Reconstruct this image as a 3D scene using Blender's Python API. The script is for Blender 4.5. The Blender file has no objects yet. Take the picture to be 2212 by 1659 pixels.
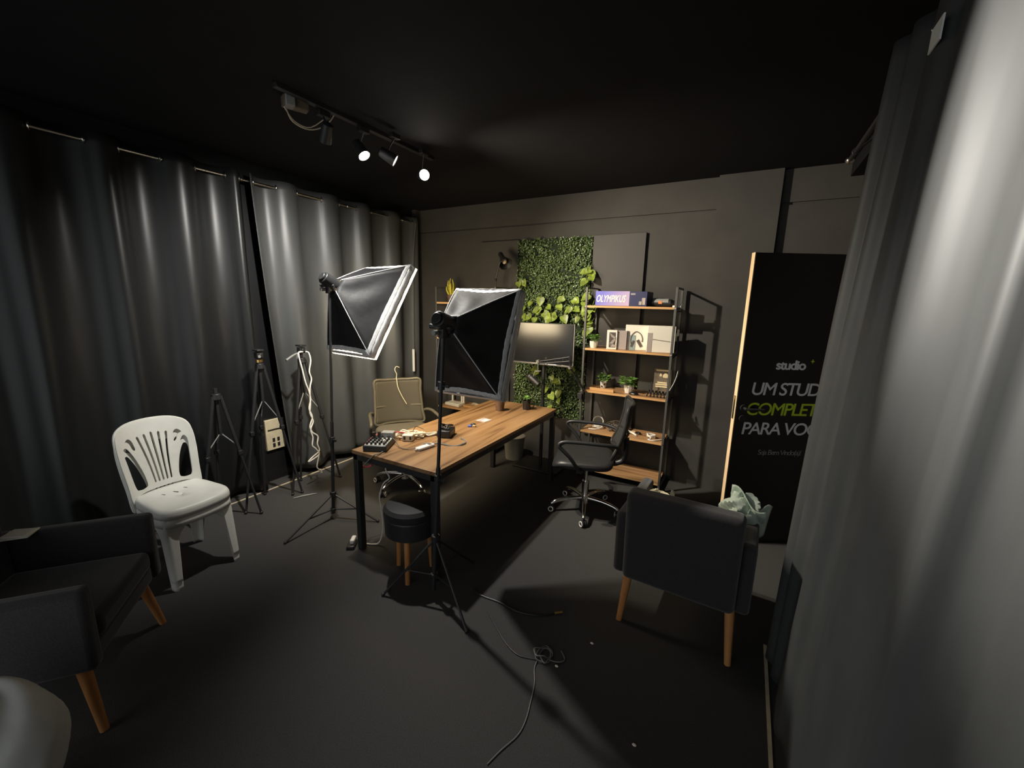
import bpy, bmesh, math, random
from mathutils import Vector as V, Matrix as MX, Euler
random.seed(7)
PI = math.pi
SC = bpy.context.scene
COL = SC.collection

# ------------------------------------------------------------------ camera
cam_d = bpy.data.cameras.new('camera')
cam_d.sensor_width = 36.0
cam_d.lens = 895.3 / 2212 * 36.0
cam_d.clip_start = 0.02
cam = bpy.data.objects.new('camera', cam_d)
COL.objects.link(cam)
_p, _r, _y = math.radians(11.1), math.radians(1.257), math.radians(29.067)
_f = V((-math.sin(_y), math.cos(_y), 0)); _rt = V((math.cos(_y), math.sin(_y), 0)); _u = V((0, 0, 1))
_f2 = _f * math.cos(_p) - _u * math.sin(_p); _u2 = _u * math.cos(_p) + _f * math.sin(_p)
_cr = _rt * math.cos(_r) + _u2 * math.sin(_r); _cu = _u2 * math.cos(_r) - _rt * math.sin(_r)
cam.matrix_world = MX(((_cr.x, _cu.x, -_f2.x, 0), (_cr.y, _cu.y, -_f2.y, 0), (_cr.z, _cu.z, -_f2.z, 1.70), (0, 0, 0, 1)))
SC.camera = cam

# ------------------------------------------------------------------ world, view
W = bpy.data.worlds.new('world'); SC.world = W; W.use_nodes = True
W.node_tree.nodes['Background'].inputs[0].default_value = (0.94, 0.97, 1.0, 1)
W.node_tree.nodes['Background'].inputs[1].default_value = 0.80  # added even fill light, entering where the front wall is left out
SC.view_settings.view_transform = 'Standard'
SC.view_settings.look = 'None'
SC.view_settings.exposure = 0.0
SC.view_settings.gamma = 1.0
SC.view_settings.use_curve_mapping = False
SC.cycles.use_denoising = True
SC.cycles.max_bounces = 8
SC.cycles.sample_clamp_indirect = 4.0

# spots of the ceiling track: position of the lens, aim point, watts, cone degrees, blend, colour, visible lens glow
SPOTS = [
    ((-2.28, 1.775, 2.60), (-3.46, 2.22, 1.25), 235, 114, 1.0, (1.0, 0.97, 0.90), 14),
    ((-2.25, 2.04, 2.60), (-0.48, 2.18, 0.20), 190, 86, 0.8, (1.0, 0.96, 0.88), 60),
    ((-2.14, 2.20, 2.60), (-0.15, 4.05, 1.10), 300, 108, 1.0, (1.0, 0.89, 0.72), 0),
    ((-2.17, 2.52, 2.60), (0.33, 0.84, 1.95), 1000, 31, 1.0, (1.0, 0.95, 0.87), 60),
]
SOFTBOX_GLOW = 21.0

# ------------------------------------------------------------------ materials
def mat(name, col, rough=0.5, metal=0.0, var=0.12, scale=30.0, bump=0.0, spec=0.5, stretch=None, sheen=0.0, emit=None, trans=0.0, alpha=1.0, coat=0.0):
    m = bpy.data.materials.new(name); m.use_nodes = True
    nt = m.node_tree; N = nt.nodes; L = nt.links
    b = N['Principled BSDF']
    b.inputs['Roughness'].default_value = rough
    b.inputs['Metallic'].default_value = metal
    b.inputs['Specular IOR Level'].default_value = spec
    b.inputs['Sheen Weight'].default_value = sheen
    b.inputs['Transmission Weight'].default_value = trans
    b.inputs['Alpha'].default_value = alpha
    b.inputs['Coat Weight'].default_value = coat
    tc = N.new('ShaderNodeTexCoord'); mp = N.new('ShaderNodeMapping')
    if stretch: mp.inputs['Scale'].default_value = stretch
    no = N.new('ShaderNodeTexNoise'); no.inputs['Scale'].default_value = scale; no.inputs['Detail'].default_value = 4
    L.new(tc.outputs['Object'], mp.inputs['Vector']); L.new(mp.outputs[0], no.inputs['Vector'])
    rp = N.new('ShaderNodeValToRGB')
    rp.color_ramp.elements[0].position = 0.3; rp.color_ramp.elements[1].position = 0.7
    rp.color_ramp.elements[0].color = tuple(max(0, c * (1 - var)) for c in col) + (1,)
    rp.color_ramp.elements[1].color = tuple(min(1, c * (1 + var)) for c in col) + (1,)
    L.new(no.outputs['Fac'], rp.inputs['Fac']); L.new(rp.outputs['Color'], b.inputs['Base Color'])
    if bump:
        bp = N.new('ShaderNodeBump'); bp.inputs['Strength'].default_value = bump; bp.inputs['Distance'].default_value = 0.005
        L.new(no.outputs['Fac'], bp.inputs['Height']); L.new(bp.outputs[0], b.inputs['Normal'])
    if emit:
        b.inputs['Emission Color'].default_value = tuple(emit[:3]) + (1,)
        b.inputs['Emission Strength'].default_value = emit[3]
    return m

def wood(name, c0, c1, c2, axis, rough=0.42, sc=1.0):
    m = bpy.data.materials.new(name); m.use_nodes = True
    nt = m.node_tree; N = nt.nodes; L = nt.links; b = N['Principled BSDF']
    b.inputs['Roughness'].default_value = rough
    tc = N.new('ShaderNodeTexCoord'); mp = N.new('ShaderNodeMapping')
    s = [14 * sc] * 3; s[axis] = 0.9 * sc; mp.inputs['Scale'].default_value = s
    L.new(tc.outputs['Object'], mp.inputs['Vector'])
    n1 = N.new('ShaderNodeTexNoise'); n1.inputs['Scale'].default_value = 1.0; n1.inputs['Detail'].default_value = 6; n1.inputs['Distortion'].default_value = 0.6
    mp2 = N.new('ShaderNodeMapping'); s2 = [90 * sc] * 3; s2[axis] = 3 * sc; mp2.inputs['Scale'].default_value = s2
    L.new(tc.outputs['Object'], mp2.inputs['Vector'])
    n2 = N.new('ShaderNodeTexNoise'); n2.inputs['Scale'].default_value = 1.0; n2.inputs['Detail'].default_value = 3
    L.new(mp.outputs[0], n1.inputs['Vector']); L.new(mp2.outputs[0], n2.inputs['Vector'])
    ad = N.new('ShaderNodeMath'); ad.operation = 'MULTIPLY_ADD'; ad.inputs[1].default_value = 0.35
    L.new(n2.outputs['Fac'], ad.inputs[0]); L.new(n1.outputs['Fac'], ad.inputs[2])
    rp = N.new('ShaderNodeValToRGB'); cr = rp.color_ramp
    cr.elements[0].position = 0.50; cr.elements[0].color = c0 + (1,)
    cr.elements[1].position = 0.88; cr.elements[1].color = c2 + (1,)
    e = cr.elements.new(0.64); e.color = c1 + (1,)
    L.new(ad.outputs[0], rp.inputs['Fac']); L.new(rp.outputs['Color'], b.inputs['Base Color'])
    return m

M = {}
M['carpet'] = mat('black_carpet', (0.057, 0.055, 0.053), 0.95, var=0.25, scale=260, bump=0.5, spec=0.15)
M['ceiling'] = mat('black_ceiling_paint', (0.010, 0.010, 0.011), 0.85, var=0.1, scale=6, spec=0.2)
M['wall'] = mat('charcoal_wall_paint', (0.060, 0.0565, 0.052), 0.75, var=0.08, scale=5, bump=0.05, spec=0.3)
M['board'] = mat('charcoal_board_paint', (0.056, 0.052, 0.047), 0.6, var=0.06, scale=4, spec=0.35)
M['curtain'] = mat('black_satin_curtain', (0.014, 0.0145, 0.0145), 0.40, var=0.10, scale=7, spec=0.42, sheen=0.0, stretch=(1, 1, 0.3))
M['curtain_lit'] = mat('spotlit_black_satin_curtain', (0.066, 0.068, 0.067), 0.42, var=0.12, scale=7, spec=0.5, stretch=(1, 1, 0.3))  # same black satin, with the spotlit grey painted into its colour
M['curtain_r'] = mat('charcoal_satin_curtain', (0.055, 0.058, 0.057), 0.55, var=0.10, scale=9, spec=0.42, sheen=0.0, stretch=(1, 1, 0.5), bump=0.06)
M['steel'] = mat('brushed_steel', (0.72, 0.70, 0.66), 0.22, 1.0, var=0.05, scale=60)
M['chrome'] = mat('chrome', (0.85, 0.84, 0.82), 0.12, 1.0, var=0.03, scale=20)
M['blackmetal'] = mat('black_powder_coat', (0.022, 0.022, 0.023), 0.45, var=0.15, scale=80, spec=0.5)
M['shelfmetal'] = mat('dark_grey_shelf_tube', (0.10, 0.098, 0.092), 0.45, 0.3, var=0.15, scale=120)
M['blackplastic'] = mat('black_plastic', (0.02, 0.02, 0.021), 0.4, var=0.15, scale=50)
M['gloss'] = mat('gloss_black_plastic', (0.012, 0.012, 0.013), 0.12, var=0.1, scale=20, coat=0.3)
M['wood_t'] = wood('walnut_table_laminate', (0.115, 0.054, 0.022), (0.25, 0.136, 0.056), (0.345, 0.20, 0.095), 1)
M['wood_s'] = wood('walnut_shelf_laminate', (0.22, 0.11, 0.05), (0.40, 0.22, 0.10), (0.52, 0.31, 0.15), 0)
M['edge'] = wood('honey_edge_band', (0.45, 0.24, 0.09), (0.60, 0.34, 0.14), (0.68, 0.40, 0.18), 0)
M['legwood'] = wood('honey_leg_wood', (0.42, 0.17, 0.05), (0.52, 0.23, 0.075), (0.60, 0.29, 0.10), 2)
M['linen'] = mat('black_woven_upholstery', (0.034, 0.032, 0.033), 0.9, var=0.25, scale=220, bump=0.25, spec=0.2, sheen=0.3)
M['leather'] = mat('black_leatherette', (0.02, 0.02, 0.021), 0.42, var=0.15, scale=90, bump=0.1)
M['mesh'] = mat('grey_chair_mesh', (0.070, 0.063, 0.050), 0.7, var=0.15, scale=300, bump=0.1)
M['meshdark'] = mat('black_chair_mesh', (0.02, 0.02, 0.02), 0.65, var=0.2, scale=300, bump=0.1)
M['chairfab'] = mat('grey_chair_fabric', (0.15, 0.14, 0.12), 0.9, var=0.15, scale=200, bump=0.2, spec=0.2)
M['white'] = mat('white_moulded_plastic', (0.80, 0.79, 0.73), 0.38, var=0.04, scale=12, spec=0.45)
M['whitep'] = mat('white_plastic', (0.80, 0.78, 0.72), 0.4, var=0.03, scale=20)
M['cream'] = mat('cream_plastic', (0.72, 0.62, 0.42), 0.5, var=0.08, scale=30)
M['sbfab'] = mat('black_softbox_fabric', (0.012, 0.012, 0.013), 0.55, var=0.3, scale=14, bump=0.5, spec=0.42)
M['sbtrim'] = mat('silver_softbox_trim', (0.62, 0.62, 0.62), 0.42, var=0.12, scale=60, bump=0.2)
M['diffoff'] = mat('white_diffuser_cloth', (0.75, 0.75, 0.74), 0.8, var=0.03, scale=80)
M['diffon'] = mat('lit_diffuser_cloth', (0.8, 0.78, 0.7), 0.8, var=0.02, scale=80, emit=(1.0, 0.80, 0.50, SOFTBOX_GLOW))
M['leaf'] = mat('boxwood_leaf', (0.10, 0.155, 0.05), 0.33, var=0.75, scale=70, spec=0.7)
M['leafback'] = mat('dark_hedge_mat', (0.012, 0.022, 0.008), 0.9, var=0.4, scale=60)
M['pothos'] = mat('pothos_leaf', (0.21, 0.28, 0.045), 0.4, var=0.5, scale=18)
M['plantg'] = mat('plant_leaf_green', (0.17, 0.33, 0.07), 0.45, var=0.4, scale=40)
M['snake'] = mat('yellow_green_leaf', (0.62, 0.55, 0.06), 0.45, var=0.25, scale=40)
M['ceramic'] = mat('white_ceramic', (0.80, 0.76, 0.68), 0.35, var=0.04, scale=15)
M['brownpot'] = mat('brown_pot', (0.13, 0.075, 0.045), 0.6, var=0.2, scale=30)
M['paper'] = mat('white_carton', (0.86, 0.82, 0.72), 0.5, var=0.02, scale=10)
M['greycard'] = mat('grey_carton', (0.42, 0.36, 0.34), 0.55, var=0.06, scale=10)
M['navy'] = mat('navy_carton', (0.018, 0.020, 0.085), 0.5, var=0.1, scale=10)
M['ink'] = mat('dark_print', (0.10, 0.08, 0.075), 0.5, var=0.2, scale=20)
M['inkmid'] = mat('grey_print', (0.40, 0.35, 0.31), 0.5, var=0.2, scale=20)
M['tealprint'] = mat('teal_print', (0.28, 0.36, 0.36), 0.5, var=0.1, scale=20)
M['textw'] = mat('white_lettering', (0.90, 0.90, 0.91), 0.5, var=0.02)
M['textg'] = mat('lime_lettering', (0.58, 0.80, 0.03), 0.5, var=0.02)
M['textd'] = mat('dim_lettering', (0.30, 0.29, 0.29), 0.5, var=0.05)
M['cablew'] = mat('white_cable', (0.74, 0.66, 0.50), 0.5, var=0.05)
M['cablec'] = mat('white_cord', (0.78, 0.75, 0.70), 0.5, var=0.05)
M['cableb'] = mat('black_cable', (0.014, 0.014, 0.015), 0.45, var=0.1)
M['cableg'] = mat('grey_cable', (0.16, 0.16, 0.15), 0.5, var=0.1)
M['pink'] = mat('pink_cable', (0.75, 0.12, 0.13), 0.45, var=0.08)
M['doorblack'] = mat('satin_black_door_vinyl', (0.010, 0.010, 0.010), 0.22, var=0.1, scale=6, spec=0.5)
M['rawwood'] = wood('raw_pine_edge', (0.74, 0.52, 0.29), (0.82, 0.60, 0.36), (0.86, 0.66, 0.42), 2)
M['strip'] = mat('pale_floor_strip', (0.62, 0.53, 0.38), 0.4, var=0.15, scale=20)
M['bagw'] = mat('white_plastic_bag', (0.66, 0.67, 0.64), 0.45, var=0.08, scale=14, bump=0.4)
M['bagg'] = mat('pale_green_bag', (0.60, 0.72, 0.62), 0.4, var=0.12, scale=20, bump=0.4)
M['wrap'] = mat('cream_paper_wrap', (0.78, 0.72, 0.52), 0.5, var=0.1, scale=20, bump=0.3)
M['brass'] = mat('brass', (0.75, 0.50, 0.18), 0.3, 1.0, var=0.1)
M['orange'] = mat('orange_label', (0.80, 0.24, 0.06), 0.5, var=0.05)
M['greyframe'] = mat('taupe_chair_plastic', (0.12, 0.11, 0.085), 0.5, var=0.1)
M['backing'] = mat('black_window_film', (0.012, 0.012, 0.013), 0.35, var=0.1, scale=4)
M['grey'] = mat('grey_plastic', (0.28, 0.28, 0.26), 0.45, var=0.1)
M['tan'] = mat('tan_plastic', (0.60, 0.40, 0.24), 0.5, var=0.1)
M['blue'] = mat('blue_plastic', (0.10, 0.16, 0.55), 0.4, var=0.1)
M['mixface'] = mat('mixer_face', (0.42, 0.42, 0.38), 0.45, var=0.15, scale=60)
M['screen'] = mat('switched_off_screen', (0.010, 0.010, 0.011), 0.17, var=0.1, scale=3, spec=0.6)
M['lens'] = mat('lit_spot_lens', (0.9, 0.88, 0.8), 0.4, var=0.01, emit=(1.0, 0.95, 0.85, 60))
M['lens1'] = mat('lit_spot_lens_side', (0.9, 0.88, 0.8), 0.4, var=0.01, emit=(1.0, 0.97, 0.92, 8))
M['lens3'] = mat('lit_spot_lens_warm', (0.9, 0.88, 0.8), 0.4, var=0.01, emit=(1.0, 0.84, 0.62, 25))
M['bulb'] = mat('frosted_bulb', (0.80, 0.66, 0.42), 0.35, var=0.05)
M['plaque'] = mat('dark_bronze_board', (0.13, 0.10, 0.065), 0.45, var=0.3, scale=25)
M['plaquetext'] = mat('pale_gold_print', (0.72, 0.60, 0.36), 0.45, var=0.1)
M['bin'] = mat('grey_bin_plastic', (0.26, 0.24, 0.20), 0.5, var=0.08)
M['barkbrown'] = mat('brown_cable_bundle', (0.10, 0.075, 0.055), 0.6, var=0.4, scale=60)
M['plate'] = mat('white_painted_plate', (0.80, 0.84, 0.78), 0.5, var=0.02)

def olymp_mat():
    m = bpy.data.materials.new('blue_to_pink_carton'); m.use_nodes = True
    nt = m.node_tree; N = nt.nodes; L = nt.links; b = N['Principled BSDF']; b.inputs['Roughness'].default_value = 0.45
    tc = N.new('ShaderNodeTexCoord'); sp = N.new('ShaderNodeSeparateXYZ'); L.new(tc.outputs['Object'], sp.inputs[0])
    mr = N.new('ShaderNodeMapRange'); mr.inputs[1].default_value = -0.16; mr.inputs[2].default_value = 0.20
    ad = N.new('ShaderNodeMath'); ad.operation = 'MULTIPLY_ADD'; ad.inputs[1].default_value = -0.6
    L.new(sp.outputs['Z'], ad.inputs[0]); L.new(sp.outputs['X'], ad.inputs[2]); L.new(ad.outputs[0], mr.inputs[0])
    rp = N.new('ShaderNodeValToRGB'); rp.color_ramp.elements[0].color = (0.13, 0.13, 0.55, 1); rp.color_ramp.elements[1].color = (0.62, 0.46, 0.56, 1)
    L.new(mr.outputs[0], rp.inputs[0]); L.new(rp.outputs[0], b.inputs['Base Color'])
    return m
M['olymp'] = olymp_mat()

# ------------------------------------------------------------------ mesh helpers
class MB:
    def __init__(s): s.bm = bmesh.new()
    def _mx(s, geom, mx): bmesh.ops.transform(s.bm, matrix=mx, verts=geom)
    def box(s, c, d, rot=None, mx=None):
        g = bmesh.ops.create_cube(s.bm, size=1.0)['verts']
        m = MX.Translation(V(c)) @ (rot if rot else MX.Identity(4)) @ MX.Diagonal((d[0], d[1], d[2], 1))
        s._mx(g, (mx @ m) if mx else m); return s
    def bar(s, p0, p1, w, h):
        p0, p1 = V(p0), V(p1); d = p1 - p0; q = d.to_track_quat('Z', 'Y').to_matrix().to_4x4()
        return s.box((0, 0, 0), (w, h, d.length), mx=MX.Translation((p0 + p1) / 2) @ q)
    def cyl(s, p0, p1, r0, r1=None, seg=14):
        p0, p1 = V(p0), V(p1); r1 = r0 if r1 is None else r1; d = p1 - p0
        g = bmesh.ops.create_cone(s.bm, cap_ends=True, segments=seg, radius1=r0, radius2=r1, depth=d.length)['verts']
        s._mx(g, MX.Translation((p0 + p1) / 2) @ d.to_track_quat('Z', 'Y').to_matrix().to_4x4()); return s
    def sph(s, c, r, sc=(1, 1, 1), seg=14, rot=None):
        g = bmesh.ops.create_uvsphere(s.bm, u_segments=seg, v_segments=max(6, seg * 2 // 3), radius=r)['verts']
        s._mx(g, MX.Translation(V(c)) @ (rot if rot else MX.Identity(4)) @ MX.Diagonal((sc[0], sc[1], sc[2], 1))); return s
    def lathe(s, prof, c=(0, 0, 0), seg=24, mx=None):
        rings = []
        m = (mx if mx else MX.Identity(4))
        for r, z in prof:
            rings.append([s.bm.verts.new(m @ V((c[0] + r * math.cos(2 * PI * k / seg), c[1] + r * math.sin(2 * PI * k / seg), c[2] + z))) for k in range(seg)])
        for a, b in zip(rings, rings[1:]):
            for k in range(seg):
                s.bm.faces.new((a[k], a[(k + 1) % seg], b[(k + 1) % seg], b[k]))
        if prof[0][0] > 1e-4: s.bm.faces.new(rings[0][::-1])
        if prof[-1][0] > 1e-4: s.bm.faces.new(rings[-1])
        return s
    def tube(s, pts, r, seg=8, smooth=4, closed=False):
        P = [V(p) for p in pts]
        if smooth and len(P) > 2:
            out = []; n = len(P)
            rng = n if closed else n - 1
            for i in range(rng):
                g = (lambda k: P[k % n]) if closed else (lambda k: P[min(max(k, 0), n - 1)])
                p0, p1, p2, p3 = g(i - 1), g(i), g(i + 1), g(i + 2)
                for k in range(smooth):
                    t = k / smooth
                    out.append(0.5 * ((2 * p1) + (p2 - p0) * t + (2 * p0 - 5 * p1 + 4 * p2 - p3) * t * t + (3 * p1 - p0 - 3 * p2 + p3) * t ** 3))
            if not closed: out.append(P[-1])
            P = out
        n = len(P); rings = []; prev = None
        for i, p in enumerate(P):
            a = P[i - 1] if (i > 0 or closed) else p
            b = P[(i + 1) % n] if (i < n - 1 or closed) else p
            t = (b - a)
            if t.length < 1e-9: t = V((0, 0, 1))
            t.normalize()
            if prev is None:
                x = t.orthogonal().normalized()
            else:
                x = prev - t * prev.dot(t)
                x = x.normalized() if x.length > 1e-6 else t.orthogonal().normalized()
            prev = x; y = t.cross(x)
            rr = r(i / max(1, n - 1)) if callable(r) else r
            rings.append([s.bm.verts.new(p + (x * math.cos(2 * PI * k / seg) + y * math.sin(2 * PI * k / seg)) * rr) for k in range(seg)])
        pairs = list(zip(rings, rings[1:])) + ([(rings[-1], rings[0])] if closed else [])
        for a, b in pairs:
            for k in range(seg):
                s.bm.faces.new((a[k], a[(k + 1) % seg], b[(k + 1) % seg], b[k]))
        if not closed:
            s.bm.faces.new(rings[0][::-1]); s.bm.faces.new(rings[-1])
        return s
    def ribbon(s, pts, w, side, t=0.002):
        P = [V(p) for p in pts]; sd = V(side).normalized() * w / 2; up = V((0, 0, t))
        rows = [[s.bm.verts.new(q) for q in (p - sd, p + sd, p + sd + up, p - sd + up)] for p in P]
        for a, b in zip(rows, rows[1:]):
            for k in range(4): s.bm.faces.new((a[k], a[(k + 1) % 4], b[(k + 1) % 4], b[k]))
        s.bm.faces.new(rows[0][::-1]); s.bm.faces.new(rows[-1]); return s
    def grid(s, fn, nu, nv, closed_u=False, skip=None):
        g = [[s.bm.verts.new(V(fn(i / (nu if closed_u else nu - 1), j / (nv - 1)))) for i in range(nu)] for j in range(nv)]
        for j in range(nv - 1):
            for i in range(nu if closed_u else nu - 1):
                if skip and skip(i, j): continue
                k = (i + 1) % nu
                s.bm.faces.new((g[j][i], g[j][k], g[j + 1][k], g[j + 1][i]))
        return s
    def face(s, pts): s.bm.faces.new([s.bm.verts.new(V(p)) for p in pts]); return s
    def prism(s, pts, mx, t):
        a = [s.bm.verts.new(mx @ V((p[0], p[1], 0))) for p in pts]; b = [s.bm.verts.new(mx @ V((p[0], p[1], t))) for p in pts]
        n = len(pts)
        s.bm.faces.new(a[::-1]); s.bm.faces.new(b)
        for k in range(n): s.bm.faces.new((a[k], a[(k + 1) % n], b[(k + 1) % n], b[k]))
        return s
    def torus(s, c, R, r, nrm=(0, 0, 1), seg=20, sg=8):
        q = V(nrm).to_track_quat('Z', 'Y').to_matrix().to_4x4(); m = MX.Translation(V(c)) @ q
        return s.tube([m @ V((R * math.cos(2 * PI * k / seg), R * math.sin(2 * PI * k / seg), 0)) for k in range(seg)], r, sg, smooth=0, closed=True)
    def build(s, name, m, parent=None, bevel=0.0, smooth=True, solid=0.0, sub=0, off=None, seg=2, angle=40):
        bmesh.ops.recalc_face_normals(s.bm, faces=s.bm.faces)
        me = bpy.data.meshes.new(name)
        if off is not None: bmesh.ops.translate(s.bm, verts=s.bm.verts, vec=-V(off))
        s.bm.to_mesh(me); s.bm.free()
        if smooth:
            me.shade_smooth()
            me.set_sharp_from_angle(angle=math.radians(angle))
        o = bpy.data.objects.new(name, me); COL.objects.link(o)
        me.materials.append(M[m] if isinstance(m, str) else m)
        if parent is not None: o.parent = parent
        if solid:
            md = o.modifiers.new('thickness', 'SOLIDIFY'); md.thickness = solid; md.offset = 0
        if bevel:
            md = o.modifiers.new('bevel', 'BEVEL'); md.width = bevel; md.segments = seg; md.limit_method = 'ANGLE'; md.angle_limit = math.radians(50)
        if sub:
            md = o.modifiers.new('subdiv', 'SUBSURF'); md.levels = sub; md.render_levels = sub
        return o

def thing(name, label, cat, loc=(0, 0, 0), rz=0.0, group=None):
    o = bpy.data.objects.new(name, None); COL.objects.link(o)
    o.empty_display_size = 0.05
    o.location = loc; o.rotation_euler = (0, 0, rz); o['label'] = label; o['category'] = cat
    if group: o['group'] = group
    return o
def tag(o, label, cat, group=None):
    o['label'] = label; o['category'] = cat
    if group: o['group'] = group
    return o
def struct(o, label=None):
    o['kind'] = 'structure'
    if label: o['label'] = label
    return o
def solo(mb, name, m, label, cat, loc=None, group=None, rz=0.0, **kw):
    """a thing of one mesh, built in world coordinates, its origin moved to loc"""
    o = mb.build(name, m, None, off=loc, **kw)
    if loc is not None: o.location = loc
    o.rotation_euler = (0, 0, rz)
    return tag(o, label, cat, group)
def dup(root, loc, rz, label, group=None):
    r = root.copy(); COL.objects.link(r); r.location = loc; r.rotation_euler = (0, 0, rz); r['label'] = label
    if group: r['group'] = group
    for ch in root.children:
        c = ch.copy(); COL.objects.link(c); c.parent = r
        for g in ch.children:
            d = g.copy(); COL.objects.link(d); d.parent = c
    return r
def text(name, body, size, m, parent, mx, shear=0.0, extrude=0.0008, bold=0.0, spacing=1.0, align='LEFT', xs=1.0):
    cu = bpy.data.curves.new(name, 'FONT'); cu.body = body; cu.size = size; cu.shear = shear; cu.extrude = extrude
    cu.space_character = spacing; cu.align_x = align; cu.fill_mode = 'BOTH'
    t = bpy.data.objects.new(name, cu); COL.objects.link(t)
    bpy.context.view_layer.update()
    me = bpy.data.meshes.new_from_object(t.evaluated_get(bpy.context.evaluated_depsgraph_get()))
    bpy.data.objects.remove(t); bpy.data.curves.remove(cu)
    if bold:
        bb = bmesh.new()
        for k, (ax, ay) in enumerate(((0, 0), (1, 0), (-1, 0), (0, 1), (0, -1))):
            m2 = me.copy(); m2.transform(MX.Translation((ax * bold, ay * bold, k * 0.00006))); bb.from_mesh(m2); bpy.data.meshes.remove(m2)
        bb.to_mesh(me); bb.free()
    me.name = name; me.transform(mx @ MX.Diagonal((xs, 1, 1, 1)))
    me.materials.clear(); me.materials.append(M[m])
    o = bpy.data.objects.new(name, me); COL.objects.link(o); o.parent = parent
    return o
def frame(c, x, y):
    """matrix with given origin and x / y axes"""
    x = V(x).normalized(); y = V(y); y = (y - x * y.dot(x)).normalized(); z = x.cross(y)
    return MX(((x.x, y.x, z.x, c[0]), (x.y, y.y, z.y, c[1]), (x.z, y.z, z.z, c[2]), (0, 0, 0, 1)))

# ================================================================== THE ROOM
XL, XR, YB, YF, HC = -3.74, 0.80, 4.20, -1.60, 2.79
def slab(name, lo, hi, m, **kw):
    c = [(a + b) / 2 for a, b in zip(lo, hi)]; d = [b - a for a, b in zip(lo, hi)]
    return struct(MB().box(c, d).build(name, m, smooth=False, **kw))
slab('floor', (XL - .12, YF - .12, -0.10), (XR + .12, YB + .12, 0.0), 'carpet')
slab('ceiling', (XL - .12, YF - .12, HC), (XR + .12, YB + .12, HC + .1), 'ceiling')
slab('wall_left', (XL - .12, YF - .12, 0), (XL, YB + .12, HC), 'backing')
slab('wall_right', (XR, YF - .12, 0), (XR + .12, YB + .12, HC), 'wall')
slab('wall_back', (XL, YB, 0), (XR, YB + .12, HC), 'wall')
# beam and lower facing of the back wall with a shadow groove between them
slab('trim_1', (XL, YB - .02, 2.532), (-0.335, YB, HC), 'wall')
slab('trim_2', (XL, YB - .02, 0.0), (-0.335, YB, 2.519), 'wall')
slab('trim_3', (-0.335, YB - .075, 0.0), (0.128, YB, HC), 'wall')           # flat pilaster
slab('trim_4', (0.139, YB - .02, 2.540), (XR, YB, HC), 'wall')
slab('trim_5', (0.139, YB - .02, 0.0), (XR, YB, 2.520), 'wall')
slab('trim_6', (0.56, YF, 2.69), (XR, YB - .02, HC), 'ceiling')                # soffit over the right curtain
slab('trim_7', (XL, YB - .10, 0.0), (XL + .055, YB - .02, HC), 'wall')      # corner post behind the left curtain
slab('trim_8', (-3.578, YF + .05, 0.0), (-3.565, 4.10, 0.006), 'strip')     # pale strips along both sides of the carpet
slab('trim_9', (0.262, -1.4, 0.0), (0.276, 2.25, 0.006), 'strip')

# wall panels either side of the planting
for nm, x0, x1, lb in (('wall_panel', -2.76, -2.262, 'dark painted wall board left of the green plant wall behind the desk lamp'),
                       ('wall_panel', -1.415, -0.905, 'dark painted wall board right of the green plant wall behind the shelf')):
    solo(MB().box(((x0 + x1) / 2, YB - .038, 1.35), (x1 - x0, .034, 2.04)), nm, 'board', lb, 'wall panel', loc=((x0 + x1) / 2, YB - .038, 0.33), bevel=.002)

# ------------------------------------------------------------------ door, standing open into the room
DO = V((0.004, 3.195, 0)); du = V((0.872, 0.489, 0)).normalized(); dn = V((du.y, -du.x, 0))   # dn faces the room
door = bpy.data.objects.new('door_1', None); COL.objects.link(door); door.location = DO
struct(door, 'black open door with lettering and bare wooden edge')
DM = frame((0, 0, 0), du, (0, 0, 1))     # x along leaf, y up, z towards the room
MB().box((0.40, 1.030, -0.019), (0.80, 2.045, 0.036), mx=DM).build('leaf', 'doorblack', door, bevel=.001)
MB().box((-0.003, 1.030, -0.019), (0.006, 2.046, 0.038), mx=DM).build('edge_band', 'rawwood', door, bevel=.001)
MB().box((-0.0068, 1.02, -0.019), (0.0016, 0.165, 0.022), mx=DM).build('lock_plate', 'chrome', door)
lk = MB().cyl(DM @ V((0.050, 1.02, 0)), DM @ V((0.050, 1.02, 0.012)), 0.026, seg=20).cyl(DM @ V((0.050, 1.02, 0.01)), DM @ V((0.050, 1.02, 0.048)), 0.009)
lk.tube([DM @ V(p) for p in ((0.050, 1.02, 0.046), (0.075, 1.02, 0.050), (0.165, 1.018, 0.048))], 0.009)
lk.cyl(DM @ V((0.050, 0.945, 0)), DM @ V((0.050, 0.945, 0.010)), 0.024, seg=20)
lk.build('handle', 'blackmetal', door)
def dt(nm, body, size, m, x, z, **kw): text(nm, body, size, m, door, DM @ MX.Translation((x, z, 0.0008)), **kw)
dt('lettering', 'studio', 0.088, 'textw', 0.233, 1.295, bold=0.0028, spacing=0.88, xs=1.06)
dt('logo_mark', '+', 0.05, 'textg', 0.464, 1.335, bold=0.0015, xs=0.9)
dt('lettering', 'UM STUDIO', 0.124, 'textw', 0.084, 1.115, shear=0.10, bold=0.0014, spacing=0.86, xs=1.0)
dt('lettering', 'COMPLETO', 0.124, 'textg', 0.066, 0.972, shear=0.10, bold=0.0014, spacing=0.86)
dt('lettering', 'PARA VOCÊ', 0.124, 'textw', 0.052, 0.832, shear=0.10, bold=0.0014, spacing=0.86)
dt('lettering', 'Seja Bem Vindo(a)!', 0.052, 'textd', 0.190, 0.683, spacing=0.80, shear=0.08)
for z in (0.25, 1.03, 1.82):
    MB().cyl(DM @ V((0.802, z - .05, -0.004)), DM @ V((0.802, z + .05, -0.004)), 0.008).build('hinge', 'steel', door)

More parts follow.
